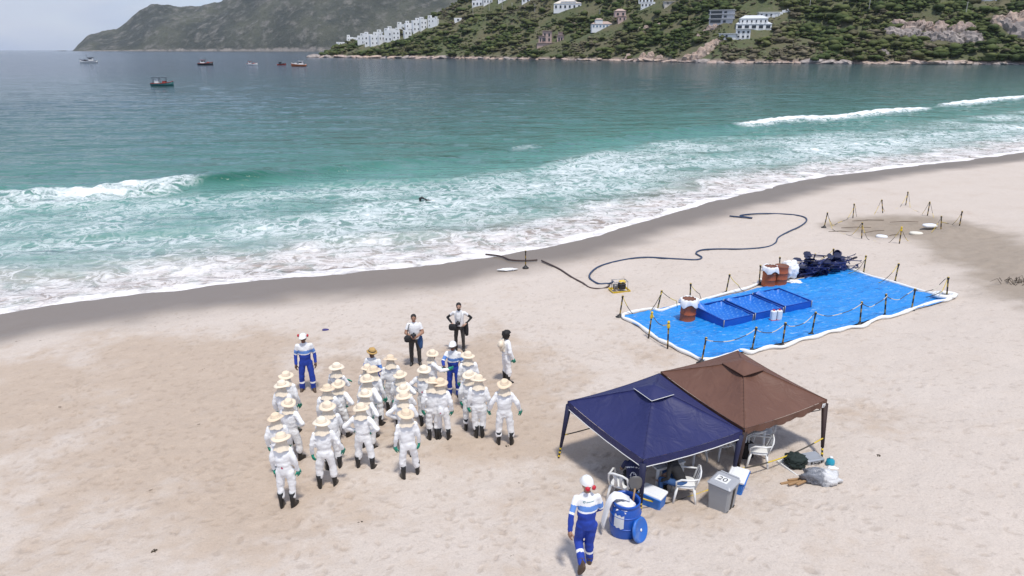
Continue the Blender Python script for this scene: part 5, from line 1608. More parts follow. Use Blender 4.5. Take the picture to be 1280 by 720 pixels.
# ---- heap of navy tools
NAVY_TOOL = mat('navy_tool_plastic', (.008, .018, .105), .4, .2, 8)
NAVY_STEEL = mat('dark_tool_steel', (.012, .016, .05), .4, .25, 8)
def shovel_parts():
    b = MB(); b.tube([(-.72, 0, 0), (.25, 0, .01)], .018, 7); b.tube([(-.72, -.07, 0), (-.72, .07, 0)], .016, 6); b.tube([(-.66, 0, 0), (-.72, -.065, 0)], .012, 6); b.tube([(-.66, 0, 0), (-.72, .065, 0)], .012, 6)
    sh = b.mesh('shaft', True)
    b = MB(); vs = []
    for i, (x, w) in enumerate(((.22, .06), (.26, .14), (.42, .15), (.54, .125), (.62, .04))):
        for k in range(5):
            y = w * (k / 2 - 1); vs.append((x, y, .012 + .035 * (y / .15) ** 2)); 
    for i in range(5):
        for k in range(5): vs.append((vs[i * 5 + k][0], vs[i * 5 + k][1], vs[i * 5 + k][2] - .008))
    fs = [(i * 5 + k, i * 5 + k + 1, i * 5 + 6 + k, i * 5 + 5 + k) for i in range(4) for k in range(4)]
    fs += [tuple(25 + q for q in reversed(f)) for f in fs]
    b.add(vs, fs); bl = b.mesh('blade', True)
    sh.materials.append(NAVY_TOOL); bl.materials.append(NAVY_STEEL)
    return sh, bl
SH, BL = shovel_parts()
ha, hb = G(990, 348), G(1064, 336)
hdir = (hb - ha); hdir.z = 0
for k in range(52):
    f = rnd.random(); p = ha.lerp(hb, f)
    lay = rnd.random()
    px_ = Vector((-hdir.y, hdir.x, 0)).normalized() * rnd.uniform(-.5, .6) * (1 - .5 * lay)
    q = Vector((p.x + px_.x, p.y + px_.y, 0)); q.z = GZ(q.x, q.y) + .14 + lay * .75 * (1 - abs(f - .45))
    t = empty('shovel', q); t.rotation_euler = (rnd.uniform(-.9, .9), rnd.uniform(-.16, .16), math.atan2(hdir.y, hdir.x) + rnd.choice((0, math.pi)) + rnd.gauss(0, .32))
    tag(t, 'navy shovel in the dark heap of tools on the tarp', 'shovel', 'heap of navy shovels')
    for nm, me in (('shaft', SH), ('blade', BL)):
        o = bpy.data.objects.new(nm, me); COL.objects.link(o); o.parent = t
for k, (px, py, sx, lab) in enumerate(((1001, 345, 1.1, 'crumpled navy cloth at the left end of the heap of tools'), (1022, 342, 1.3, 'crumpled navy cloth under the middle of the heap of tools'), (1044, 338, 1.2, 'crumpled navy cloth under the right end of the heap of tools'))):
    crumple('navy_cloth', G(px, py, .22), (sx, .8, .75), NAVY_TOOL, lab, 'cloth', 80 + k, R(20 + 30 * k), .6, 1.0)
for k, (px, py, dz, rx, lab) in enumerate(((1000, 346, .30, 60, 'navy bucket on its side at the left end of the heap'), (1028, 345, .28, 100, 'navy bucket lying in front of the heap\'s middle'), (1047, 331, .55, 70, 'navy bucket lying on top of the heap'))):
    t = empty('bucket', G(px, py, dz)); t.rotation_euler = (R(rx), R(20 * k), R(40 - 50 * k)); tag(t, lab, 'bucket')
    b = MB(); b.lathe([(.12, 0), (.125, .01), (.16, .28), (.17, .29), (.165, .30), (.152, .28), (.115, .02), (.01, .02)], 18); b.build('pail', NAVY_TOOL, t, True)
    b = MB(); b.tube([(.165 * math.cos(a), .10 * math.sin(a) * 0, .29 + .15 * math.sin(a)) for a in np.linspace(0, math.pi, 12)], .006, 5); b.build('handle', NAVY_STEEL, t, True)

# ================================================================== barrier posts
def post_mat():
    m, nt, bs = new_mat('striped_post')
    x = nt.nodes.new('ShaderNodeSeparateXYZ'); nt.links.new(objco(nt), x.inputs[0])
    w = mth(nt, 'FRACT', mth(nt, 'MULTIPLY', x.outputs['Z'], 3.1))
    c = mixc(nt, mth(nt, 'GREATER_THAN', w, .58), (.022, .02, .018), (.58, .40, .06))
    c = mixc(nt, mth(nt, 'MULTIPLY', noise(nt, objco(nt), 14, 4), .35), c, (.12, .09, .06))
    nt.links.new(c, bs.inputs['Base Color']); bs.inputs['Roughness'].default_value = .55
    return m
STRIPE = post_mat()
b = MB(); b.lathe([(.028, -.10), (.028, .86), (.036, .862), (.036, .90), (.012, .91)], 10); POST_ME = b.mesh('pole', True); POST_ME.materials.append(STRIPE)
b = MB(); b.lathe([(.034, .80), (.042, .81), (.042, .885), (.034, .89)], 10); CAP_ME = b.mesh('rope_collar', True); CAP_ME.materials.append(BLACK_PL)
b = MB(); b.lathe([(.16, -.01), (.165, .02), (.12, .05), (.05, .13), (.032, .15)], 14); FOOT_ME = b.mesh('base', True); FOOT_ME.materials.append(BLACK_PL)
b = MB(); b.lathe([(.045, .70), (.06, .72), (.05, .80), (.04, .86), (.05, .90), (.02, .93)], 10); HEAD_ME = b.mesh('yellow_head', True); HEAD_ME.materials.append(YELLOW)
def post(base, top_px, label, style='foot', group='barrier posts round the tarp', h=None):
    p = G(*base)
    t = empty('barrier_post', p)
    # lean: the post's top as seen in the photograph, kept at real height
    hh = h or .92
    d = ray(*top_px)
    s = p.y / d[1]; q = Vector((d[0] * s, p.y, CAM_Z + d[2] * s))
    lx = max(-.22, min(.22, (q.x - p.x) / max(.5, q.z - p.z)))
    t.rotation_euler = (rnd.uniform(-.06, .06), math.atan(lx), 0)
    k = hh / .91; t.scale = (1, 1, k)
    tag(t, label, 'post', group)
    parts = [('pole', POST_ME), ('rope_collar', CAP_ME)]
    if style == 'foot': parts.append(('base', FOOT_ME))
    if style == 'head': parts.append(('yellow_head', HEAD_ME))
    for nm, me in parts:
        o = bpy.data.objects.new(nm, me); COL.objects.link(o); o.parent = t
    return Vector((p.x + lx * hh, p.y, p.z + hh * .93))
POSTS = [
 ((774.4, 397), (778.7, 370), 'barrier post standing at the tarp\'s left corner by the pump'),
 ((821, 390), (827, 366), 'barrier post behind the tarp between left corner and single drum'),
 ((862, 380), (863, 357.5), 'barrier post just behind the single rust drum'),
 ((907, 368), (911.7, 345), 'barrier post behind the basins'),
 ((948.7, 356), (950.5, 336), 'barrier post immediately left of the two drums'),
 ((974, 345), (975, 322.6), 'barrier post showing above the right one of the two drums'),
 ((1011, 340), (1017.7, 320), 'leaning barrier post behind the heap of tools'),
 ((1040, 334), (1042, 311.5), 'barrier post behind the top of the heap of tools'),
 ((1079, 344), (1083, 320), 'barrier post at the tarp\'s far corner right of the heap'),
 ((1118, 354.6), (1122.6, 331.6), 'barrier post midway along the tarp\'s right-hand short side'),
 ((1183, 373.7), (1185, 349), 'barrier post at the tarp\'s right corner beside the coil'),
 ((1139, 388.8), (1142.4, 365.4), 'first barrier post left of the right corner on the near side'),
 ((1105.7, 397), (1108, 374.4), 'second barrier post left of the right corner on the near side'),
 ((1074.5, 407), (1077, 382), 'third barrier post left of the right corner on the near side'),
 ((1014, 420), (1018.4, 395), 'fourth barrier post left of the right corner on the near side'),
 ((977.5, 434), (981, 407), 'second barrier post right of the brown canopy\'s peak'),
 ((939.4, 440), (943.7, 415.7), 'barrier post next to the brown canopy\'s peak'),
 ((876.5, 455), (883, 424.7), 'barrier post at the tarp\'s bottom corner'),
 ((834.4, 437), (836, 406), 'right one of two yellow-headed striped posts on the tarp\'s left side'),
 ((810.4, 424), (815.4, 391.6), 'left one of two yellow-headed striped posts on the tarp\'s left side'),
]
tops = []
for i, (bs_, tp_, lab) in enumerate(POSTS):
    tops.append(post(bs_, tp_, lab, 'head' if i >= 18 else 'foot', h=1.02 if i in (18, 19) else .92))
rope('barrier_rope', [catenary(tops[i], tops[i + 1], .26, wob=.03) for i in range(10, 17)], .014, ROPE_WB, 'pale and dark rope hung along the tarp\'s near side', 'rope')
rope('barrier_rope', [catenary(tops[19], tops[18], .20), catenary(tops[0], tops[1], .95, floor=.03)], .014, ROPE_YB, 'rope strung between the two yellow-headed posts and the left corner', 'rope')
fall = []
for i in (1, 2, 3, 4, 7, 8, 9, 10):
    a = tops[i]; s = 1 if i < 7 else -1
    e = gp(a.x + s * rnd.uniform(.35, .6), a.y - rnd.uniform(.0, .4)); e.z += .45
    fall.append(catenary(a, e, .05, 6))
    g1 = gp(a.x + s * rnd.uniform(.6, .9), a.y + rnd.uniform(.1, .5)); g2 = gp(g1.x + rnd.uniform(.5, .8), g1.y + rnd.uniform(-.2, .2)); g1.z += .03; g2.z += .03
    fall.append(catenary(e, g1, .08, 6, floor=.02)); fall.append(catenary(g1, g2, .02, 8, floor=.025, wob=.05))
for j_, i_ in enumerate((1, 2, 3, 4, 7, 8, 9, 10)):
    seg = fall[3 * j_] + fall[3 * j_ + 1][1:] + fall[3 * j_ + 2][1:]
    rope('slack_rope', [seg], .013, ROPE_YB, 'slack rope end by the ' + POSTS[i_][2], 'rope')
NP = [((1030, 285), (1033.6, 270), 'leftmost post of the ring round the dug sand', 'foot'), ((1066, 273), (1067.4, 258.5), 'thin post second from the left behind the dug sand', 'x'), ((1103.5, 267.5), (1102, 252), 'dark post third from the left behind the dug sand', 'x'),
      ((1132, 257), (1134, 246.5), 'farthest post behind the dug sand', 'x'), ((1159, 271), (1162, 254), 'yellowish post behind the slab on the dug sand', 'x'), ((1199, 284), (1202, 265), 'rightmost post of the ring round the dug sand', 'x'),
      ((1176, 291), (1177, 276), 'thin pale post in front of the dug sand\'s right edge', 'x'), ((1124, 306), (1126.5, 288.6), 'yellow-headed post in front of the dug sand', 'head'), ((1077, 298.6), (1077.5, 280.6), 'thin pale post in front of the dug sand\'s left part', 'x')]
nt_ = [post(a, b_, lab, st, 'posts round the dug sand', h=.95) for a, b_, lab, st in NP]
rope('barrier_rope', [catenary(nt_[i], nt_[i + 1], 1.3, floor=.02, wob=.05) for i in range(0, 5)] + [catenary(nt_[0], nt_[8], 1.2, floor=.02), catenary(nt_[8], nt_[7], 1.2, floor=.02), catenary(nt_[7], nt_[6], 1.2, floor=.02)], .012, ROPE_YB, 'sagging rope of the ring round the dug sand', 'rope')
post((657, 335), (657, 312), 'lone post standing by the brown hose near the wet sand', 'foot', 'posts by the hose')
STONE = mat('pale_float', (.72, .68, .58), .6, .1, 6)
for k, (px, py, sx, lab) in enumerate(((1102, 297, .75, 'pale oval float at the left of the dug sand'), (1145, 293, .85, 'yellowish flat float in the middle of the dug sand'), (1162, 283, 1.0, 'white slab-like float at the right of the dug sand'))):
    soft_bag('float', G(px, py, .05), (sx * .8, sx * .55, .20), STONE if k == 1 else COOL_WHITE, lab, 'float', R(20 * k - 30), 60 + k, .15)
for k, (px, py, L, a) in enumerate(((1050, 290, 1.2, -20), (1070, 285, 1.6, -12), (1092, 290, 1.4, 15), (1085, 276, 1.8, -8), (1115, 295, 1.2, 30), (1130, 278, 1.5, -15))):
    p = G(px, py, .05); b = MB(); d = Vector((math.cos(R(a)), math.sin(R(a)), 0))
    b.tube([gp(*(p - d * L / 2).xy) + Vector((0, 0, .02)), gp(*(p + Vector((0, .05, 0))).xy) + Vector((0, 0, .05)), gp(*(p + d * L / 2).xy) + Vector((0, 0, .02))], [.012, .022, .016], 6)
    o = b.build('driftwood_stick', mat('grey_driftwood', (.16, .12, .085), .85, .2, 10), None, True); tag(o, ['short stick at the left end of the dug sand', 'long stick left of the pale oval float', 'stick touching the pale oval float', 'longest stick at the back of the dug sand', 'stick between the two nearer floats', 'stick behind the yellowish float'][k], 'stick', 'sticks on the dug sand')

# ================================================================== pump and hoses
HOSE_BR = mat('brown_black_hose', (.055, .032, .026), .5, .2, 12)
HOSE_BL = mat('blue_black_hose', (.022, .045, .10), .45, .2, 12)
def hose(name, px, r, m, label, raise_=None):
    ep = [G(*p) for p in px]; out = []
    for i in range(len(ep) - 1):
        p0, p1, p2, p3 = ep[max(i - 1, 0)], ep[i], ep[i + 1], ep[min(i + 2, len(ep) - 1)]
        for t_ in np.linspace(0, 1, 9)[:-1]:
            q = .5 * ((2 * p1) + (-p0 + p2) * t_ + (2 * p0 - 5 * p1 + 4 * p2 - p3) * t_ ** 2 + (-p0 + 3 * p1 - 3 * p2 + p3) * t_ ** 3)
            out.append(Vector((q.x, q.y, GZ(q.x, q.y) + r * .9 + .015)))
    if raise_:
        n = 6
        for j in range(n): out[-1 - j].z += raise_ * (1 - j / n) ** 2
    b = MB(); b.tube(out, r, 8); return tag(b.build(name, m, None, True), label, 'hose')
hose('suction_hose', [(607, 319), (617, 320), (628, 322), (638, 326), (655, 327), (673, 326)], .044, HOSE_BR, 'brown hose lying on the wet sand up to the lone post')
hose('suction_hose', [(677, 327), (688, 332), (700, 338), (715, 348), (728, 355), (737, 361), (750, 362.5), (763, 361)], .044, HOSE_BR, 'brown hose leading from the lone post to the yellow pump', .12)
hose('delivery_hose', [(912, 271), (940, 273.5), (925, 270.5), (950, 268), (985, 269), (1004, 272), (1008, 277), (1000, 284), (985, 291), (973, 298), (969, 305), (958, 310), (930, 312.5), (895, 312.5), (876, 314), (870, 318), (877, 323), (870, 326), (845, 325), (805, 323), (775, 327), (750, 334), (738, 343), (738, 350), (748, 356), (758, 356), (767, 357)], .046, HOSE_BL, 'long blue-black hose winding from the yellow pump over the sand', .15)
pp = G(774, 365); t = empty('motor_pump', pp, R(12)); tag(t, 'motor pump in a yellow tray at the end of the hoses', 'pump')
b = MB(); b.loft([[(x * s, y * s, z) for x, y in ((-.42, -.30), (.42, -.30), (.42, .30), (-.42, .30))] for z, s in ((0, .85), (.01, .88), (.13, 1.0), (.135, .96), (.03, .84))]); b.build('tray', YELLOW, t)
b = MB(); b.box((.10, 0, .28), (.30, .28, .26), bevel=.03); b.lathe([(.10, 0), (.12, .02), (.12, .08), (.06, .10)], 14, (.10, -.0, .41)); b.build('engine', BLACK_PL, t)
b = MB(); b.box((.12, .0, .47), (.28, .22, .10), bevel=.03); b.build('fuel_tank', YELLOW, t)
b = MB(); b.lathe([(.11, -.10), (.13, -.08), (.13, .06), (.09, .08)], 14); o = b.build('pump_head', GREY_METAL, t, True); o.location = (-.18, 0, .26); o.rotation_euler = (0, R(90), 0)
b = MB()
for y in (-.20, .20): b.tube([(-.30, y, .05), (-.30, y, .52), (.30, y, .52), (.30, y, .05)], .016, 6)
b.tube([(-.30, -.2, .52), (-.30, .2, .52)], .016, 6); b.tube([(.30, -.2, .52), (.30, .2, .52)], .016, 6); b.build('carry_frame', STEEL, t, True)
crumple('white_litter', G(634, 338, .04), (.95, .34, .14), WHITE_CLOTH, 'crumpled white sheet lying left of the lone post', 'litter', 51, R(5))
soft_bag('cap', G(407, 413.5, .03), (.26, .16, .10), mat('purple_cloth', (.05, .04, .16), .8, .1, 9), 'small dark purple cap lying on the sand', 'cap', 0, 71, .2)
for k, (px, py, s, lab) in enumerate(((451, 656, .22, 'dark scrap of weed on the sand below the workers'), (641, 698, .16, 'dark scrap of weed at the bottom edge'), (1098, 571, .14, 'dark crumb of weed right of the plastic sack'), (193, 690, .14, 'dark crumb of weed at the bottom left'), (634, 556 + 3, .12, 'dark scrap beside the rightmost worker'))):
    b = MB(); p = G(px, py, .01)
    for q in range(7):
        s_q = s; s = s * .62; a = rnd.uniform(0, 6.3); b.tube([(0, 0, 0), (math.cos(a) * s * .4, math.sin(a) * s * .4, .03), (math.cos(a + .5) * s * .8, math.sin(a + .5) * s * .8, .0)], [.010, .011, .004], 5); s = s_q
    o = b.build('weed_scrap', mat('dry_weed', (.06, .045, .03), .9, .2, 12), None, True); o.location = p; tag(o, lab, 'weed')
b = MB()
for q in range(45):
    a = rnd.uniform(0, 6.3); L = rnd.uniform(.15, .4); x0, y0 = rnd.gauss(0, .4), rnd.gauss(0, .22)
    b.tube([(x0, y0, 0), (x0 + math.cos(a) * L * .5, y0 + math.sin(a) * L * .5, rnd.uniform(.05, .25)), (x0 + math.cos(a + .3) * L, y0 + math.sin(a + .3) * L, rnd.uniform(.0, .2))], [.012, .010, .004], 4)
o = b.build('dry_twigs', mat('dry_weed', (.06, .045, .03), .9, .2, 12)); o.location = G(1276, 355); tag(o, 'tangle of dry twigs on the sand at the right edge', 'twigs')
# dark shape in the surf, built as a bird
p = at_z(531, 252, .0)
b = MB(); b.tube([(-.35, 0, -.1), (-.34, 0, .22), (-.20, .02, .30), (-.02, 0, .20), (.18, 0, .10), (.5, 0, .0), (.8, 0, -.1)], [.03, .11, .10, .05, .07, .11, .04], 10)
o = b.build('seabird', mat('dark_feather', (.02, .02, .022), .6, .2, 10), None, True); o.location = p; tag(o, 'dark bird on the water in the foam of the surf', 'bird')

# ================================================================== boats
def boat(px, py, L, yaw, hull, stripe, kind, label, dist=None):
    p = at_z(px, py, 0.0)
    if dist: p = p * (dist / p.length); p.z = 0
    t = empty('boat', p, R(yaw)); tag(t, label, 'boat')
    k = L / 8.0
    HM = mat('hull_%s' % hull[0], hull[1], .45, .08, 2)
    SM = mat('hull_%s' % stripe[0], stripe[1], .45, .08, 2)
    W_ = mat('boat_white_paint', (.76, .76, .74), .4, .04, 3)
    D_ = mat('boat_dark_glass', (.02, .025, .03), .2, .1, 3)
    st = [(-4, .95, 1.05), (-3, 1.15, 1.0), (-1, 1.3, 1.0), (1, 1.25, 1.1), (2.6, .85, 1.35), (3.6, .35, 1.6), (4.1, .03, 1.75)]
    b = MB(); rings = []
    for x, w, h in st: rings.append([(x * k, y * w * k, z * k) for y, z in ((-1, h), (-.95, h * .45), (-.6, -.35), (0, -.5), (.6, -.35), (.95, h * .45), (1, h), (.9, h - .05), (0, h - .25), (-.9, h - .05))])
    b.loft(rings); b.build('hull', HM, t, True)
    b = MB()
    for s in (-1, 1): b.tube([(x * k, s * (w * 1.0 + .02) * k, (h + .02) * k) for x, w, h in st], .09 * k, 6)
    b.build('gunwale', SM, t, True)
    if kind == 'canopy':
        b = MB(); b.box((-.6 * k, 0, 3.15 * k), (5.2 * k, 2.5 * k, .16 * k)); b.build('roof', D_, t)
        for x in (-3.0, -.8, 1.6):
            for y in (-1.05, 1.05):
                b = MB(); b.tube([(x * k, y * k, .9 * k), (x * k, y * k, 3.1 * k)], .07 * k, 6); b.build('post', D_, t, True)
        b = MB(); b.box((-1.6 * k, 0, 1.75 * k), (2.0 * k, 1.6 * k, 1.6 * k), bevel=.15 * k); b.build('cabin', W_, t)
        b = MB(); b.box((.9 * k, 0, 1.5 * k), (1.3 * k, 1.5 * k, .7 * k)); b.build('seat_row', SM, t)
    else:
        b = MB(); b.box((-1.4 * k, 0, 1.75 * k), (2.2 * k, 1.6 * k, 1.7 * k), bevel=.12 * k, taper=.92); c_ = b.build('cabin', W_ if kind != 'dark' else D_, t)
        b = MB(); b.box((-1.3 * k, 0, 2.68 * k), (2.7 * k, 1.9 * k, .14 * k)); b.build('roof', SM, t)
        for s in (-1, 1):
            b = MB(); b.box((-1.3 * k, s * .80 * k, 2.05 * k), (1.5 * k, .06 * k, .5 * k)); b.build('window', D_, c_)
        b = MB(); b.box((-.27 * k, 0, 2.05 * k), (.06 * k, 1.3 * k, .5 * k)); b.build('window', D_, c_)
        b = MB(); b.tube([(.4 * k, 0, 1.0 * k), (.4 * k, 0, 4.4 * k)], .06 * k, 6); b.build('mast', D_, t, True)
        b = MB(); b.box((1.5 * k, 0, 1.45 * k), (1.2 * k, 1.1 * k, .5 * k), bevel=.08 * k); b.build('deck_box', SM, t)
    return t
TEAL = ('teal', (.03, .13, .13)); REDP = ('red', (.38, .045, .03)); BLK = ('black', (.025, .025, .03)); WHT = ('white', (.75, .75, .73)); ORG = ('orange', (.42, .12, .04))
boat(203, 107.5, 6.4, 15, TEAL, REDP, 'canopy', 'nearest boat, dark roofed with a white cabin and teal hull')
boat(110, 74, 13, 190, WHT, BLK, 'cabin', 'white motorboat farthest left on the bay', 700)
boat(257, 81.5, 10.5, 5, BLK, REDP, 'cabin', 'dark hulled fishing boat second from the left')
boat(315, 81.5, 7.6, 8, WHT, REDP, 'cabin', 'small pale fishing boat in the middle of the row')
boat(352, 81.5, 6.4, 40, REDP, BLK, 'dark', 'short red and black boat left of the orange one')
boat(373.5, 83, 10.0, 175, ORG, WHT, 'cabin', 'orange fishing boat nearest the rocky point')

# ================================================================== houses on the headland
STUCCO = mat('white_stucco', (.84, .84, .83), .8, .04, .4)
STUCCO_P = mat('pink_stucco', (.55, .40, .35), .8, .06, .4)
STUCCO_G = mat('grey_stucco', (.52, .52, .53), .8, .06, .4)
TILE_P = mat('pinkish_roof_tiles', (.44, .33, .28), .8, .12, .8)
TILE_C = mat('cream_roof', (.62, .57, .50), .8, .08, .8)
TILE_G = mat('pale_grey_roof', (.60, .62, .64), .7, .08, .8)
GLASS = mat('window_glass', (.025, .032, .04), .15, .2, .5)
SHUT = mat('blue_shutters', (.10, .20, .30), .6, .1, .5)
HOUSE_SPOTS = []
def house(px, py, blocks, label, yaw_off=0.0, wall=STUCCO, roof=None, roof_kind='flat', group=None, cat='house', sink=4.0, wmat=GLASS, ppm=None):
    """blocks: (x, z, w, h, d) in photograph pixels relative to the base point: left offset, base height, width, height; d depth factor"""
    p, dd = head_at(px, py)
    dist = math.hypot(p.x, p.y); m = dist / FPX * _cp
    HOUSE_SPOTS.append((px, py, max(b_[0] + b_[2] for b_ in blocks) - min(b_[0] for b_ in blocks), dd))
    yaw = -math.atan2(p.x, p.y) + R(yaw_off)
    t = empty('house', p, yaw); tag(t, label, cat, group)
    for (x, z, w, h, d, wins) in blocks:
        X, Z, W_, H_, D_ = x * m, z * m, w * m, h * m, w * m * d
        b = MB(); b.box((X + W_ / 2, D_ / 2, Z + H_ / 2 - (sink / 2 if z <= 0 else 0)), (W_, D_, H_ + (sink if z <= 0 else 0)))
        if roof_kind == 'parapet':
            q = .35
            for c_, s_ in (((X + W_ / 2, q / 2 + .003, Z + H_ + .3), (W_ - .01, q, .6)), ((X + W_ / 2, D_ - q / 2 - .003, Z + H_ + .3), (W_ - .01, q, .6))): b.box(c_, s_)
        wl_ = b.build('wall', wall, t)
        if roof_kind == 'hip':
            o = .5; b = MB(); x0, x1, y0, y1, z0 = X - o, X + W_ + o, -o, D_ + o, Z + H_ + .02
            r_ = min(D_, W_) * .26; ry = D_ / 2; rx = min(W_, D_) * .45
            b.add([(x0, y0, z0), (x1, y0, z0), (x1, y1, z0), (x0, y1, z0), (x0 + rx, ry, z0 + r_), (x1 - rx, ry, z0 + r_)], [(0, 1, 5, 4), (1, 2, 5), (2, 3, 4, 5), (3, 0, 4), (3, 2, 1, 0)])
            b.build('roof', roof or TILE_P, t)
        elif roof_kind == 'slab':
            b = MB(); b.box((X + W_ / 2, D_ / 2 - .4, Z + H_ + .21), (W_ + 1.6, D_ + 1.2, .4)); b.build('roof', roof or wall, t)
        for (fx, fz, fw, fh) in wins:
            wx, wz, ww, wh = X + fx * W_, Z + fz * H_, fw * W_, fh * H_
            b = MB(); b.box((wx + ww / 2, -.02, wz + wh / 2), (ww, .16, wh)); wo = b.build('window', wmat, t)
            b = MB(); b.box((wx + ww / 2, -.14, wz - .12), (ww + .3, .30, .16)); b.build('sill', wall, wo)
    return t
def rows(n, ys, w=.5, h=.22):
    out = []
    for y in ys:
        for k in range(n): out.append(((k + .5 - w / 2) / n, y, w / n, h))
    return out
G_V = 'white houses of the hillside village'
village = [ # px, py(base), w, h, n windows, storeys
    (419, 54, 6, 4, 1, 1), (428, 51, 8, 5, 2, 1), (438.5, 53.5, 8, 8, 2, 2), (442, 48, 10, 7, 2, 1), (452, 56, 9, 10, 2, 2), (455, 43, 8, 5, 2, 1), (461, 58, 9, 13, 2, 2), (469, 57.5, 10, 12, 2, 2), (473, 48, 10, 9, 2, 2),
    (478, 54.5, 8, 9, 2, 1), (486, 53, 10, 13, 2, 2), (491, 45, 9, 8, 2, 1), (496, 50, 9, 11, 2, 2), (502, 40, 9, 12, 2, 2), (511, 47, 9, 8, 2, 1), (513, 40.5, 9, 10, 2, 2), (522, 40, 9, 13, 2, 2), (531, 37, 9, 11, 2, 2), (540, 35, 9, 11, 2, 2), (545, 33, 6, 8, 1, 1)]
for i, (px, py, w, h, n, st) in enumerate(village):
    ys = (.5,) if st == 1 else (.18, .62)
    bl = [(-w / 2, 0, w, h, .8, [w_ for w_ in rows(n, ys, rnd.uniform(.2, .36), rnd.uniform(.13, .2) if st == 2 else .25) if rnd.random() < .85])]
    if h >= 8: bl.append((-w / 2 + w * rnd.choice((.05, .45)), h, w * .45, 2.6, .8, [(.35, .35, .25, .35)]))
    house(px, py, bl, ['white cubic village house, number %d of the terrace counted from its seaward end' % 0, ''][1] or 'white cubic house, %s along the village terrace from its left end' % ['first', 'second', 'third', 'fourth', 'fifth', 'sixth', 'seventh', 'eighth', 'ninth', 'tenth', 'eleventh', 'twelfth', 'thirteenth', 'fourteenth', 'fifteenth', 'sixteenth', 'seventeenth', 'eighteenth', 'nineteenth', 'last'][i], rnd.uniform(-35, 35), roof_kind='parapet', group=G_V)
house(573, 27.5, [(-4, 0, 9, 4.5, .7, rows(1, (.3,), .3, .4))], 'small white hut alone right of the village', 5)
house(597, 8, [(-6, 0, 13, 6, .7, rows(3, (.2,), .4, .45)), (-1, 6, 8, 6, .7, rows(2, (.3,), .4, .4))], 'white terraced house at the top edge left of centre', -10, roof_kind='parapet')
house(611, 5, [(-6, 0, 11, 7, .7, rows(3, (.2, .6), .4, .25))], 'white flat house second from left at the top edge', 6, roof_kind='slab')
house(629, 3, [(-6, 0, 12, 6, .7, rows(3, (.3,), .4, .4))], 'white house third from left at the top edge', 0, roof_kind='slab')
house(657, 3.5, [(-5, 0, 10, 4, .7, rows(2, (.3,), .4, .4))], 'low pale house fourth from left at the top edge', 0, roof_kind='hip', roof=TILE_C)
house(708, 13, [(-17, 0, 34, 7, .5, rows(6, (.25,), .4, .45)), (-8, 7, 18, 2.2, .5, [])], 'long white house with cream hipped roof left of centre', -8, roof_kind='hip', roof=TILE_C)
house(684, 56, [(-13, -1, 38, 3.0, .25, []), (-11, 2, 8, 8, 1, [(.2, .2, .2, .5), (.6, .2, .2, .5)]), (-6, 2, 11, 14, .8, rows(2, (.15, .55), .4, .25)), (12, 2, 8, 9, .8, [(.2, .2, .25, .5), (.6, .2, .25, .5)]), (13.5, 11, 5, 3.5, .9, [])], 'pink house with two towers on a terrace near the shore', -6, wall=STUCCO_P, roof_kind='slab', roof=TILE_P)
house(752, 36, [(-13, 0, 25, 5.5, .5, rows(6, (.35,), .5, .35)), (-9, 5.5, 9, 5, .7, [])], 'pale blue-white house with a row of blue windows and pink roof', 8, roof_kind='hip', roof=TILE_P, wmat=SHUT)
house(776, 28, [(-5, 0, 10, 6, .8, rows(2, (.3,), .4, .4)), (-9, 5, 13, 7, .8, rows(2, (.3,), .4, .4))], 'pinkish house joined uphill of the blue-windowed house', 10, wall=STUCCO_P, roof_kind='hip', roof=TILE_P)
house(805, 10, [(-7, 0, 17, 5, .6, rows(4, (.25,), .45, .45)), (-10, 4, 17, 7, .6, rows(4, (.3,), .45, .35))], 'white two-storey house at the top edge right of centre', -6, roof_kind='parapet')
house(833, 6, [(-6, 0, 15, 3.6, .5, rows(2, (.3,), .3, .4))], 'low pale building at the top edge beside a track', 16, wall=TILE_C, roof_kind='slab')
house(898, 31, [(-14, 0, 27, 5.5, .5, [(.05, .2, .45, .6), (.6, .2, .12, .5)]), (-14, 5.5, 27, 5, .5, [(.05, .1, .48, .8), (.62, .25, .12, .5)]), (-14, 10.5, 27, 4.5, .5, [(.05, .2, .48, .6), (.62, .25, .12, .5)])], 'grey-white three-storey modern house with dark glazed balconies', -10, wall=STUCCO_G, roof_kind='slab')
house(936, 37, [(-17, 0, 40, 5.5, .5, rows(5, (.12,), .6, .62)), (-13, 5.5, 31, 6, .45, rows(6, (.3,), .3, .4))], 'large white gabled villa, the largest house on the slope', 8, roof_kind='hip', roof=TILE_G)
house(926, 49, [(-7, 0, 16, 11, .7, rows(3, (.15, .6), .45, .22)), (-26, 0, 20, 6, .5, [(.35, .2, .12, .6)])], 'white lower house with long garden wall in front of the villa', 4, roof_kind='slab', roof=TILE_G)
house(954, 22, [(-9, 0, 22, 5.5, .5, rows(4, (.3,), .4, .4))], 'low white house uphill behind the villa', 12, roof_kind='slab')
house(1232, 1.0, [(-14, 0, 30, 4, .4, rows(5, (.3,), .4, .4))], 'pale house at the top edge on the right', 0, roof_kind='slab', roof=TILE_G)
t_ = MB(); 
for k in range(7):
    a, _ = head_at(962 + k * 3, 22 - k * 1.2)
    t_.box(tuple(a + Vector((0, 0, .6))), (2.9, .6, 2.2), rot=(0, 0, R(-30)))
tag(t_.build('garden_wall', STUCCO), 'white garden wall climbing right from the low white house', 'wall')
POLE = mat('concrete_pole', (.45, .43, .40), .8, .1, 2)
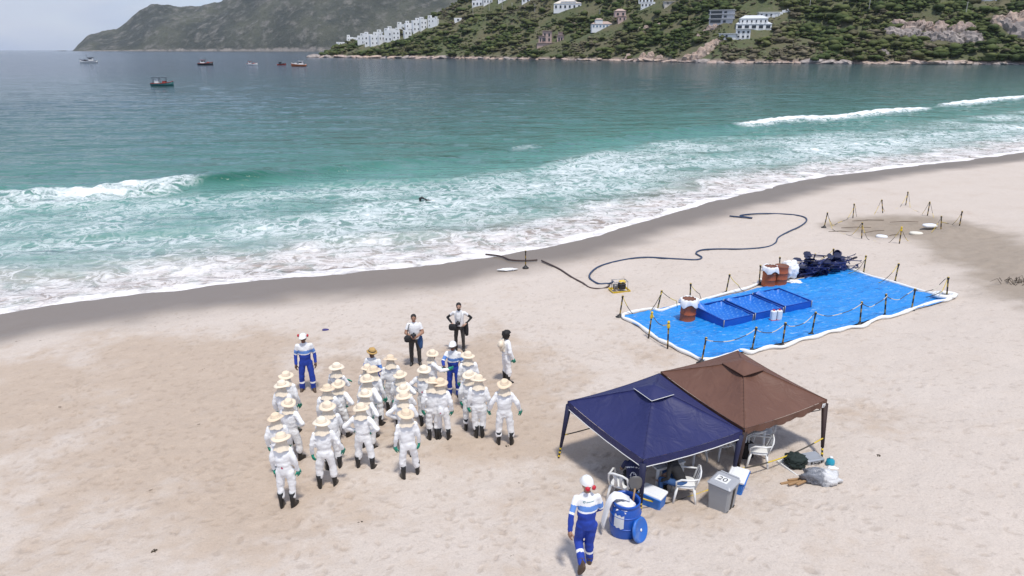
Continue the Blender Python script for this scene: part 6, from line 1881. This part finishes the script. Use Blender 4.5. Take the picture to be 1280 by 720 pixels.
for k, (px, py, hh) in enumerate(((592, 20, 12), (612, 14, 11), (628, 12, 11), (640, 15, 11), (668, 16, 9), (748, 24, 10), (1005, 12, 12), (1078, 14, 11), (1198, 20, 11))):
    p, _ = head_at(px, py); b = MB(); b.tube([p - Vector((0, 0, 1)), p + Vector((0, 0, hh))], [.30, .20], 8)
    b.box(tuple(p + Vector((0, 0, hh - 1))), (2.2, .2, .2)); o = b.build('utility_pole', POLE); tag(o, 'pale utility pole ' + ['below the leftmost house of the top edge', 'below the second house of the top edge', 'below the third house of the top edge', 'right of the third house of the top edge', 'below the low fourth house of the top edge', 'behind the blue-windowed house', 'uphill right of the garden wall', 'above the scrub left of the long crag', 'above the right end of the long crag'][k], 'pole', 'utility poles on the headland')

# ================================================================== rocks
def rock_mat(name, a, b):
    m, nt, bs = new_mat(name)
    co = objco(nt)
    n1 = noise(nt, co, .7, 7, .7); n2 = noise(nt, objco(nt, (1, 1, .4)), 1.5, 6, .72)
    c = mixc(nt, smooth_node(nt, n1, .35, .65), a, b)
    c = mixc(nt, smooth_node(nt, n2, .52, .64, 0, .9), c, (.07, .055, .048))
    nt.links.new(c, bs.inputs['Base Color']); bs.inputs['Roughness'].default_value = .9
    bump(nt, bs, n2, 1.0, .8)
    return m
ROCK_P = rock_mat('pink_granite', (.36, .26, .21), (.52, .42, .36))
ROCK_G = rock_mat('grey_granite', (.26, .22, .20), (.46, .40, .36))
ROCK_T = rock_mat('tan_granite', (.42, .30, .23), (.55, .44, .36))
def rock_me(seed, sub=3, amt=.7):
    bm = bmesh.new(); bmesh.ops.create_icosphere(bm, subdivisions=sub, radius=1.0)
    vs = np.array([v.co[:] for v in bm.verts])
    nz = fbm(vs[:, 0] * 1.5 + seed * 3.1, vs[:, 1] * 1.5 + vs[:, 2] * 1.9, 4, seed, .6) - .5
    cr = np.abs(fbm(vs[:, 0] * 2.6 + seed, vs[:, 2] * 1.2 + vs[:, 1] * 2.6, 3, seed + 7) - .5)
    vs = vs * (1 + nz * amt - np.exp(-(cr / .03) ** 2) * .10)[:, None]
    for v, q in zip(bm.verts, vs): v.co = q
    me = bpy.data.meshes.new('boulder'); bm.to_mesh(me); bm.free()
    return me
ROCKS = [rock_me(s, 2) for s in range(8)]
RM = [ROCK_P, ROCK_G, ROCK_T]
ROCKV = []
for me in ROCKS:
    for m in RM:
        c = me.copy(); c.materials.append(m); ROCKV.append(c)
def boulder(p, size, rz, label, group, seed=None):
    o = bpy.data.objects.new('boulder', ROCKV[rnd.randrange(len(ROCKV)) if seed is None else seed % len(ROCKV)]); COL.objects.link(o)
    o.location = p; o.scale = size; o.rotation_euler = (rnd.uniform(-.2, .2), rnd.uniform(-.2, .2), rz)
    return tag(o, label, 'boulder', group)
px = 392.0
while px < 1330:
    big = vnoise(np.array([px / 34.0]), np.array([3.3]), 12)[0]
    s = (1.4 + 4.4 * big ** 3 + rnd.random() * 1.6) * (2.1 if px < 560 else 1.0)
    d = rnd.uniform(-1.0, 2.2)
    p = head_pt(px, d); p.z = rnd.uniform(-.2, .5) + s * .12
    boulder(p, (s * rnd.uniform(1.2, 2.1), s * rnd.uniform(.8, 1.2), s * rnd.uniform(.30, .62)), pxaz(px) * -1 + rnd.uniform(-.4, .4), 'pale granite boulder on the waterline ' + ('below the white village' if px < 560 else 'left of the pink house' if px < 680 else 'below the pink house' if px < 770 else 'below the centre of the slope' if px < 850 else 'at the foot of the villa' if px < 950 else 'between villa and long crag' if px < 1100 else 'below the long crag' if px < 1225 else 'at the right edge'), 'boulders along the headland waterline')
    px += s * rnd.uniform(1.4, 2.6) * FPX / float(np.interp(px, HP, HD)) * .95
def outcrop(name, cells, label, m):
    t = None
    ps = [(head_at(a, b_)[0], s) for a, b_, s in cells]
    base = ps[0][0]; t = empty(name, base); tag(t, label, 'rock')
    for i, (p, s) in enumerate(ps):
        me = rock_me(100 + i + len(cells), 3, 1.15); me.materials.append(m[i % len(m)])
        o = link_mesh('crag', me, t); o.location = p - base + Vector((0, s * .3, 0)); o.scale = (s * rnd.uniform(.9, 1.2), s * .55, s * rnd.uniform(.9, 1.25)); o.rotation_euler = (0, rnd.uniform(-.3, .3), -math.atan2(p.x, p.y))
cells = []
for x in range(1116, 1220, 9):
    for dy in (0, 8):
        f = (x - 1116) / 104; cells.append((x + rnd.uniform(-3, 3), 39 + f * 8 + dy - 3 + rnd.uniform(-2, 2), rnd.uniform(4.2, 6.6)))
outcrop('rock_outcrop', cells, 'long cracked pink granite crag on the right of the slope', [ROCK_P, ROCK_G])
outcrop('rock_outcrop', [(1242, 30, 6), (1252, 34, 7), (1262, 30, 8), (1266, 42, 8), (1275, 36, 8), (1282, 46, 9), (1290, 36, 9), (1258, 26, 6), (1272, 24, 6)], 'granite crag at the right edge above the trees', [ROCK_T, ROCK_G])
outcrop('rock_slab', [(893, 58, 5), (887, 64, 5.5), (880, 70, 6), (872, 75, 6), (862, 76, 5), (898, 54, 3.5)], 'bare tan rock slab sloping to the water below the villa', [ROCK_T])
outcrop('rock_slab', [(805, 74, 4.5), (815, 75, 5), (826, 76, 4.5), (786, 74, 3)], 'low tan rock slab at the water below centre of the slope', [ROCK_T])
outcrop('rock_outcrop', [(800, 40, 3.2), (807, 38, 3.6), (814, 36, 3.2), (822, 33, 2.4)], 'small brown crag under the low track building', [ROCK_P])
outcrop('rock_outcrop', [(886, 37, 3), (891, 36, 3), (880, 41, 2.5), (872, 46, 2.2)], 'small pink rocks under the grey-white modern house', [ROCK_P])
outcrop('rock_outcrop', [(1104, 58, 2.2), (1101, 62, 2.6), (1106, 66, 2.6), (1110, 70, 2.4)], 'pale rocks stepping down the slope below the long crag', [ROCK_G])

# ================================================================== scrub on the headland (uncountable)
def build_scrub():
    rng = np.random.default_rng(11)
    bm = bmesh.new(); bmesh.ops.create_icosphere(bm, subdivisions=1, radius=1.0)
    IV = np.array([v.co[:] for v in bm.verts]); IF = np.array([[v.index for v in f.verts] for f in bm.faces]); bm.free()
    N = 14500
    pxs = rng.uniform(396, 1380, N * 2); ds = rng.uniform(2, 215, N * 2)
    z = head_z(pxs, ds)
    r0 = np.interp(pxs, HP, HD); az = np.arctan2((pxs - 640) / FPX, 1 / _cp)
    X, Y = np.sin(az) * (r0 + ds), np.cos(az) * (r0 + ds)
    zc = z - CAM_Z
    row_ = 360 + FPX * (-(Y * _sp + zc * _cp)) / (Y * _cp - zc * _sp)
    ok = (row_ > -30) & (z > 2.0)
    dens = fbm(X / 22, Y / 14, 4, 501)
    ok &= rng.random(N * 2) < sstep(.30, .50, dens) * .95 + .12
    front = np.zeros(N * 2, bool)
    for hx, hy, hw, hd in HOUSE_SPOTS:
        ok &= ~((np.abs(pxs - hx) < hw * .62) & (ds > hd - .5) & (ds < hd + 16))
        front |= (np.abs(pxs - hx) < hw * .55) & (ds > hd - 16) & (ds <= hd + 1)
    ok &= ~((pxs > 1112) & (pxs < 1222) & (np.abs(row_ - 40 - (pxs - 1116) / 104 * 9) < 10) & (rng.random(N * 2) < .93))
    ok &= ~((pxs > 1238) & (np.abs(row_ - 35) < 14) & (rng.random(N * 2) < .9))
    for a, b_, w, h in ((882, 66, 20, 13), (812, 74, 28, 4)):
        ok &= ~((np.abs(pxs - a) < w) & (np.abs(row_ - b_) < h) & (rng.random(N * 2) < .9))
    idx = np.nonzero(ok)[0][:N]
    n = len(idx)
    patch = fbm(X[idx] / 38, Y[idx] / 30, 4, 601); kind = patch + rng.normal(0, .10, n)
    cols = np.array([(.056, .080, .024), (.078, .102, .030), (.102, .116, .038), (.124, .114, .060), (.150, .130, .086)])
    lvl = np.clip((kind - .28) / .42 * 4.2, 0, 3.999); li = lvl.astype(int); fr = (lvl - li)[:, None]
    C = cols[li] * (1 - fr) + cols[np.minimum(li + 1, 4)] * fr
    C *= rng.uniform(.8, 1.25, (n, 1))
    big = np.clip(rng.lognormal(.40, .70, n), .5, 6.0) * np.where(kind > .55, .8, 1.1)
    big = np.where(front[idx], np.minimum(big, .9), big)
    # every bush: three to four jagged lobes
    VV, FF, CC = [], [], []
    base = 0
    for lobe in range(3):
        jit = rng.uniform(.62, 1.28, (n, len(IV), 1))
        sx = big * rng.uniform(.55, .85, n); sz = sx * rng.uniform(.32, .60, n)
        offx, offy, offz = rng.normal(0, .55, n) * big, rng.normal(0, .45, n) * big, rng.uniform(.0, .45, n) * big
        v = IV[None] * jit
        v = v * np.stack([sx, sx, sz], -1)[:, None, :]
        v = v + np.stack([X[idx] + offx, Y[idx] + offy, z[idx] + offz + sz * .35 - .2], -1)[:, None, :]
        VV.append(v.reshape(-1, 3))
        f = IF[None] + (np.arange(n) * len(IV))[:, None, None] + base
        FF.append(f.reshape(-1, 3)); base += n * len(IV)
        CC.append(np.repeat(C * rng.uniform(.9, 1.1, (n, 1)), len(IV), axis=0))
    V, F, CV = np.concatenate(VV), np.concatenate(FF), np.concatenate(CC)
    # keep it affordable: drop the lowest faces (buried)
    me = bpy.data.meshes.new('scrub')
    me.vertices.add(len(V)); me.vertices.foreach_set('co', V.astype(np.float32).ravel())
    me.loops.add(F.size); me.loops.foreach_set('vertex_index', F.astype(np.int32).ravel())
    me.polygons.add(len(F)); me.polygons.foreach_set('loop_start', np.arange(0, F.size, 3, dtype=np.int32)); me.polygons.foreach_set('loop_total', np.full(len(F), 3, np.int32))
    me.update()
    at = me.attributes.new('leaf', 'FLOAT_COLOR', 'POINT'); at.data.foreach_set('color', np.concatenate([CV, np.ones((len(CV), 1))], 1).astype(np.float32).ravel())
    m, nt, bs = new_mat('scrub_leaves')
    a = nt.nodes.new('ShaderNodeAttribute'); a.attribute_name = 'leaf'
    n1 = noise(nt, objco(nt), 1.4, 3, .7)
    c = mixc(nt, smooth_node(nt, n1, .3, .7, .25, .0), a.outputs['Color'], (.01, .012, .006))
    nt.links.new(c, bs.inputs['Base Color']); bs.inputs['Roughness'].default_value = .8
    bs.inputs['Specular IOR Level'].default_value = .2
    tag(link_mesh('scrub', me, None, m), 'dense green and dry brown scrub covering the headland', 'scrub', kind='stuff')
    print('scrub bushes', n, 'tris', len(F))
build_scrub()

# ================================================================== air
def build_haze():
    b = MB(); b.box((0, 6250, 335), (26000, 13500, 730)); 
    b.v = [(x, y, z) for x, y, z in b.v]
    o = b.build('haze', None) if False else link_mesh('haze', b.mesh('haze'), None)
    m = bpy.data.materials.new('haze_air'); m.use_nodes = True; nt = m.node_tree; nt.nodes.clear()
    out = nt.nodes.new('ShaderNodeOutputMaterial'); v = nt.nodes.new('ShaderNodeVolumePrincipled')
    v.inputs['Color'].default_value = (.80, .88, 1.0, 1); v.inputs['Density'].default_value = HAZE_DENSITY; v.inputs['Anisotropy'].default_value = .2
    nt.links.new(v.outputs['Volume'], out.inputs['Volume'])
    o.data.materials.append(m)
    tag(o, 'thin pale sea haze over the bay', 'haze', kind='stuff')
HAZE_DENSITY = 3e-5
build_haze()
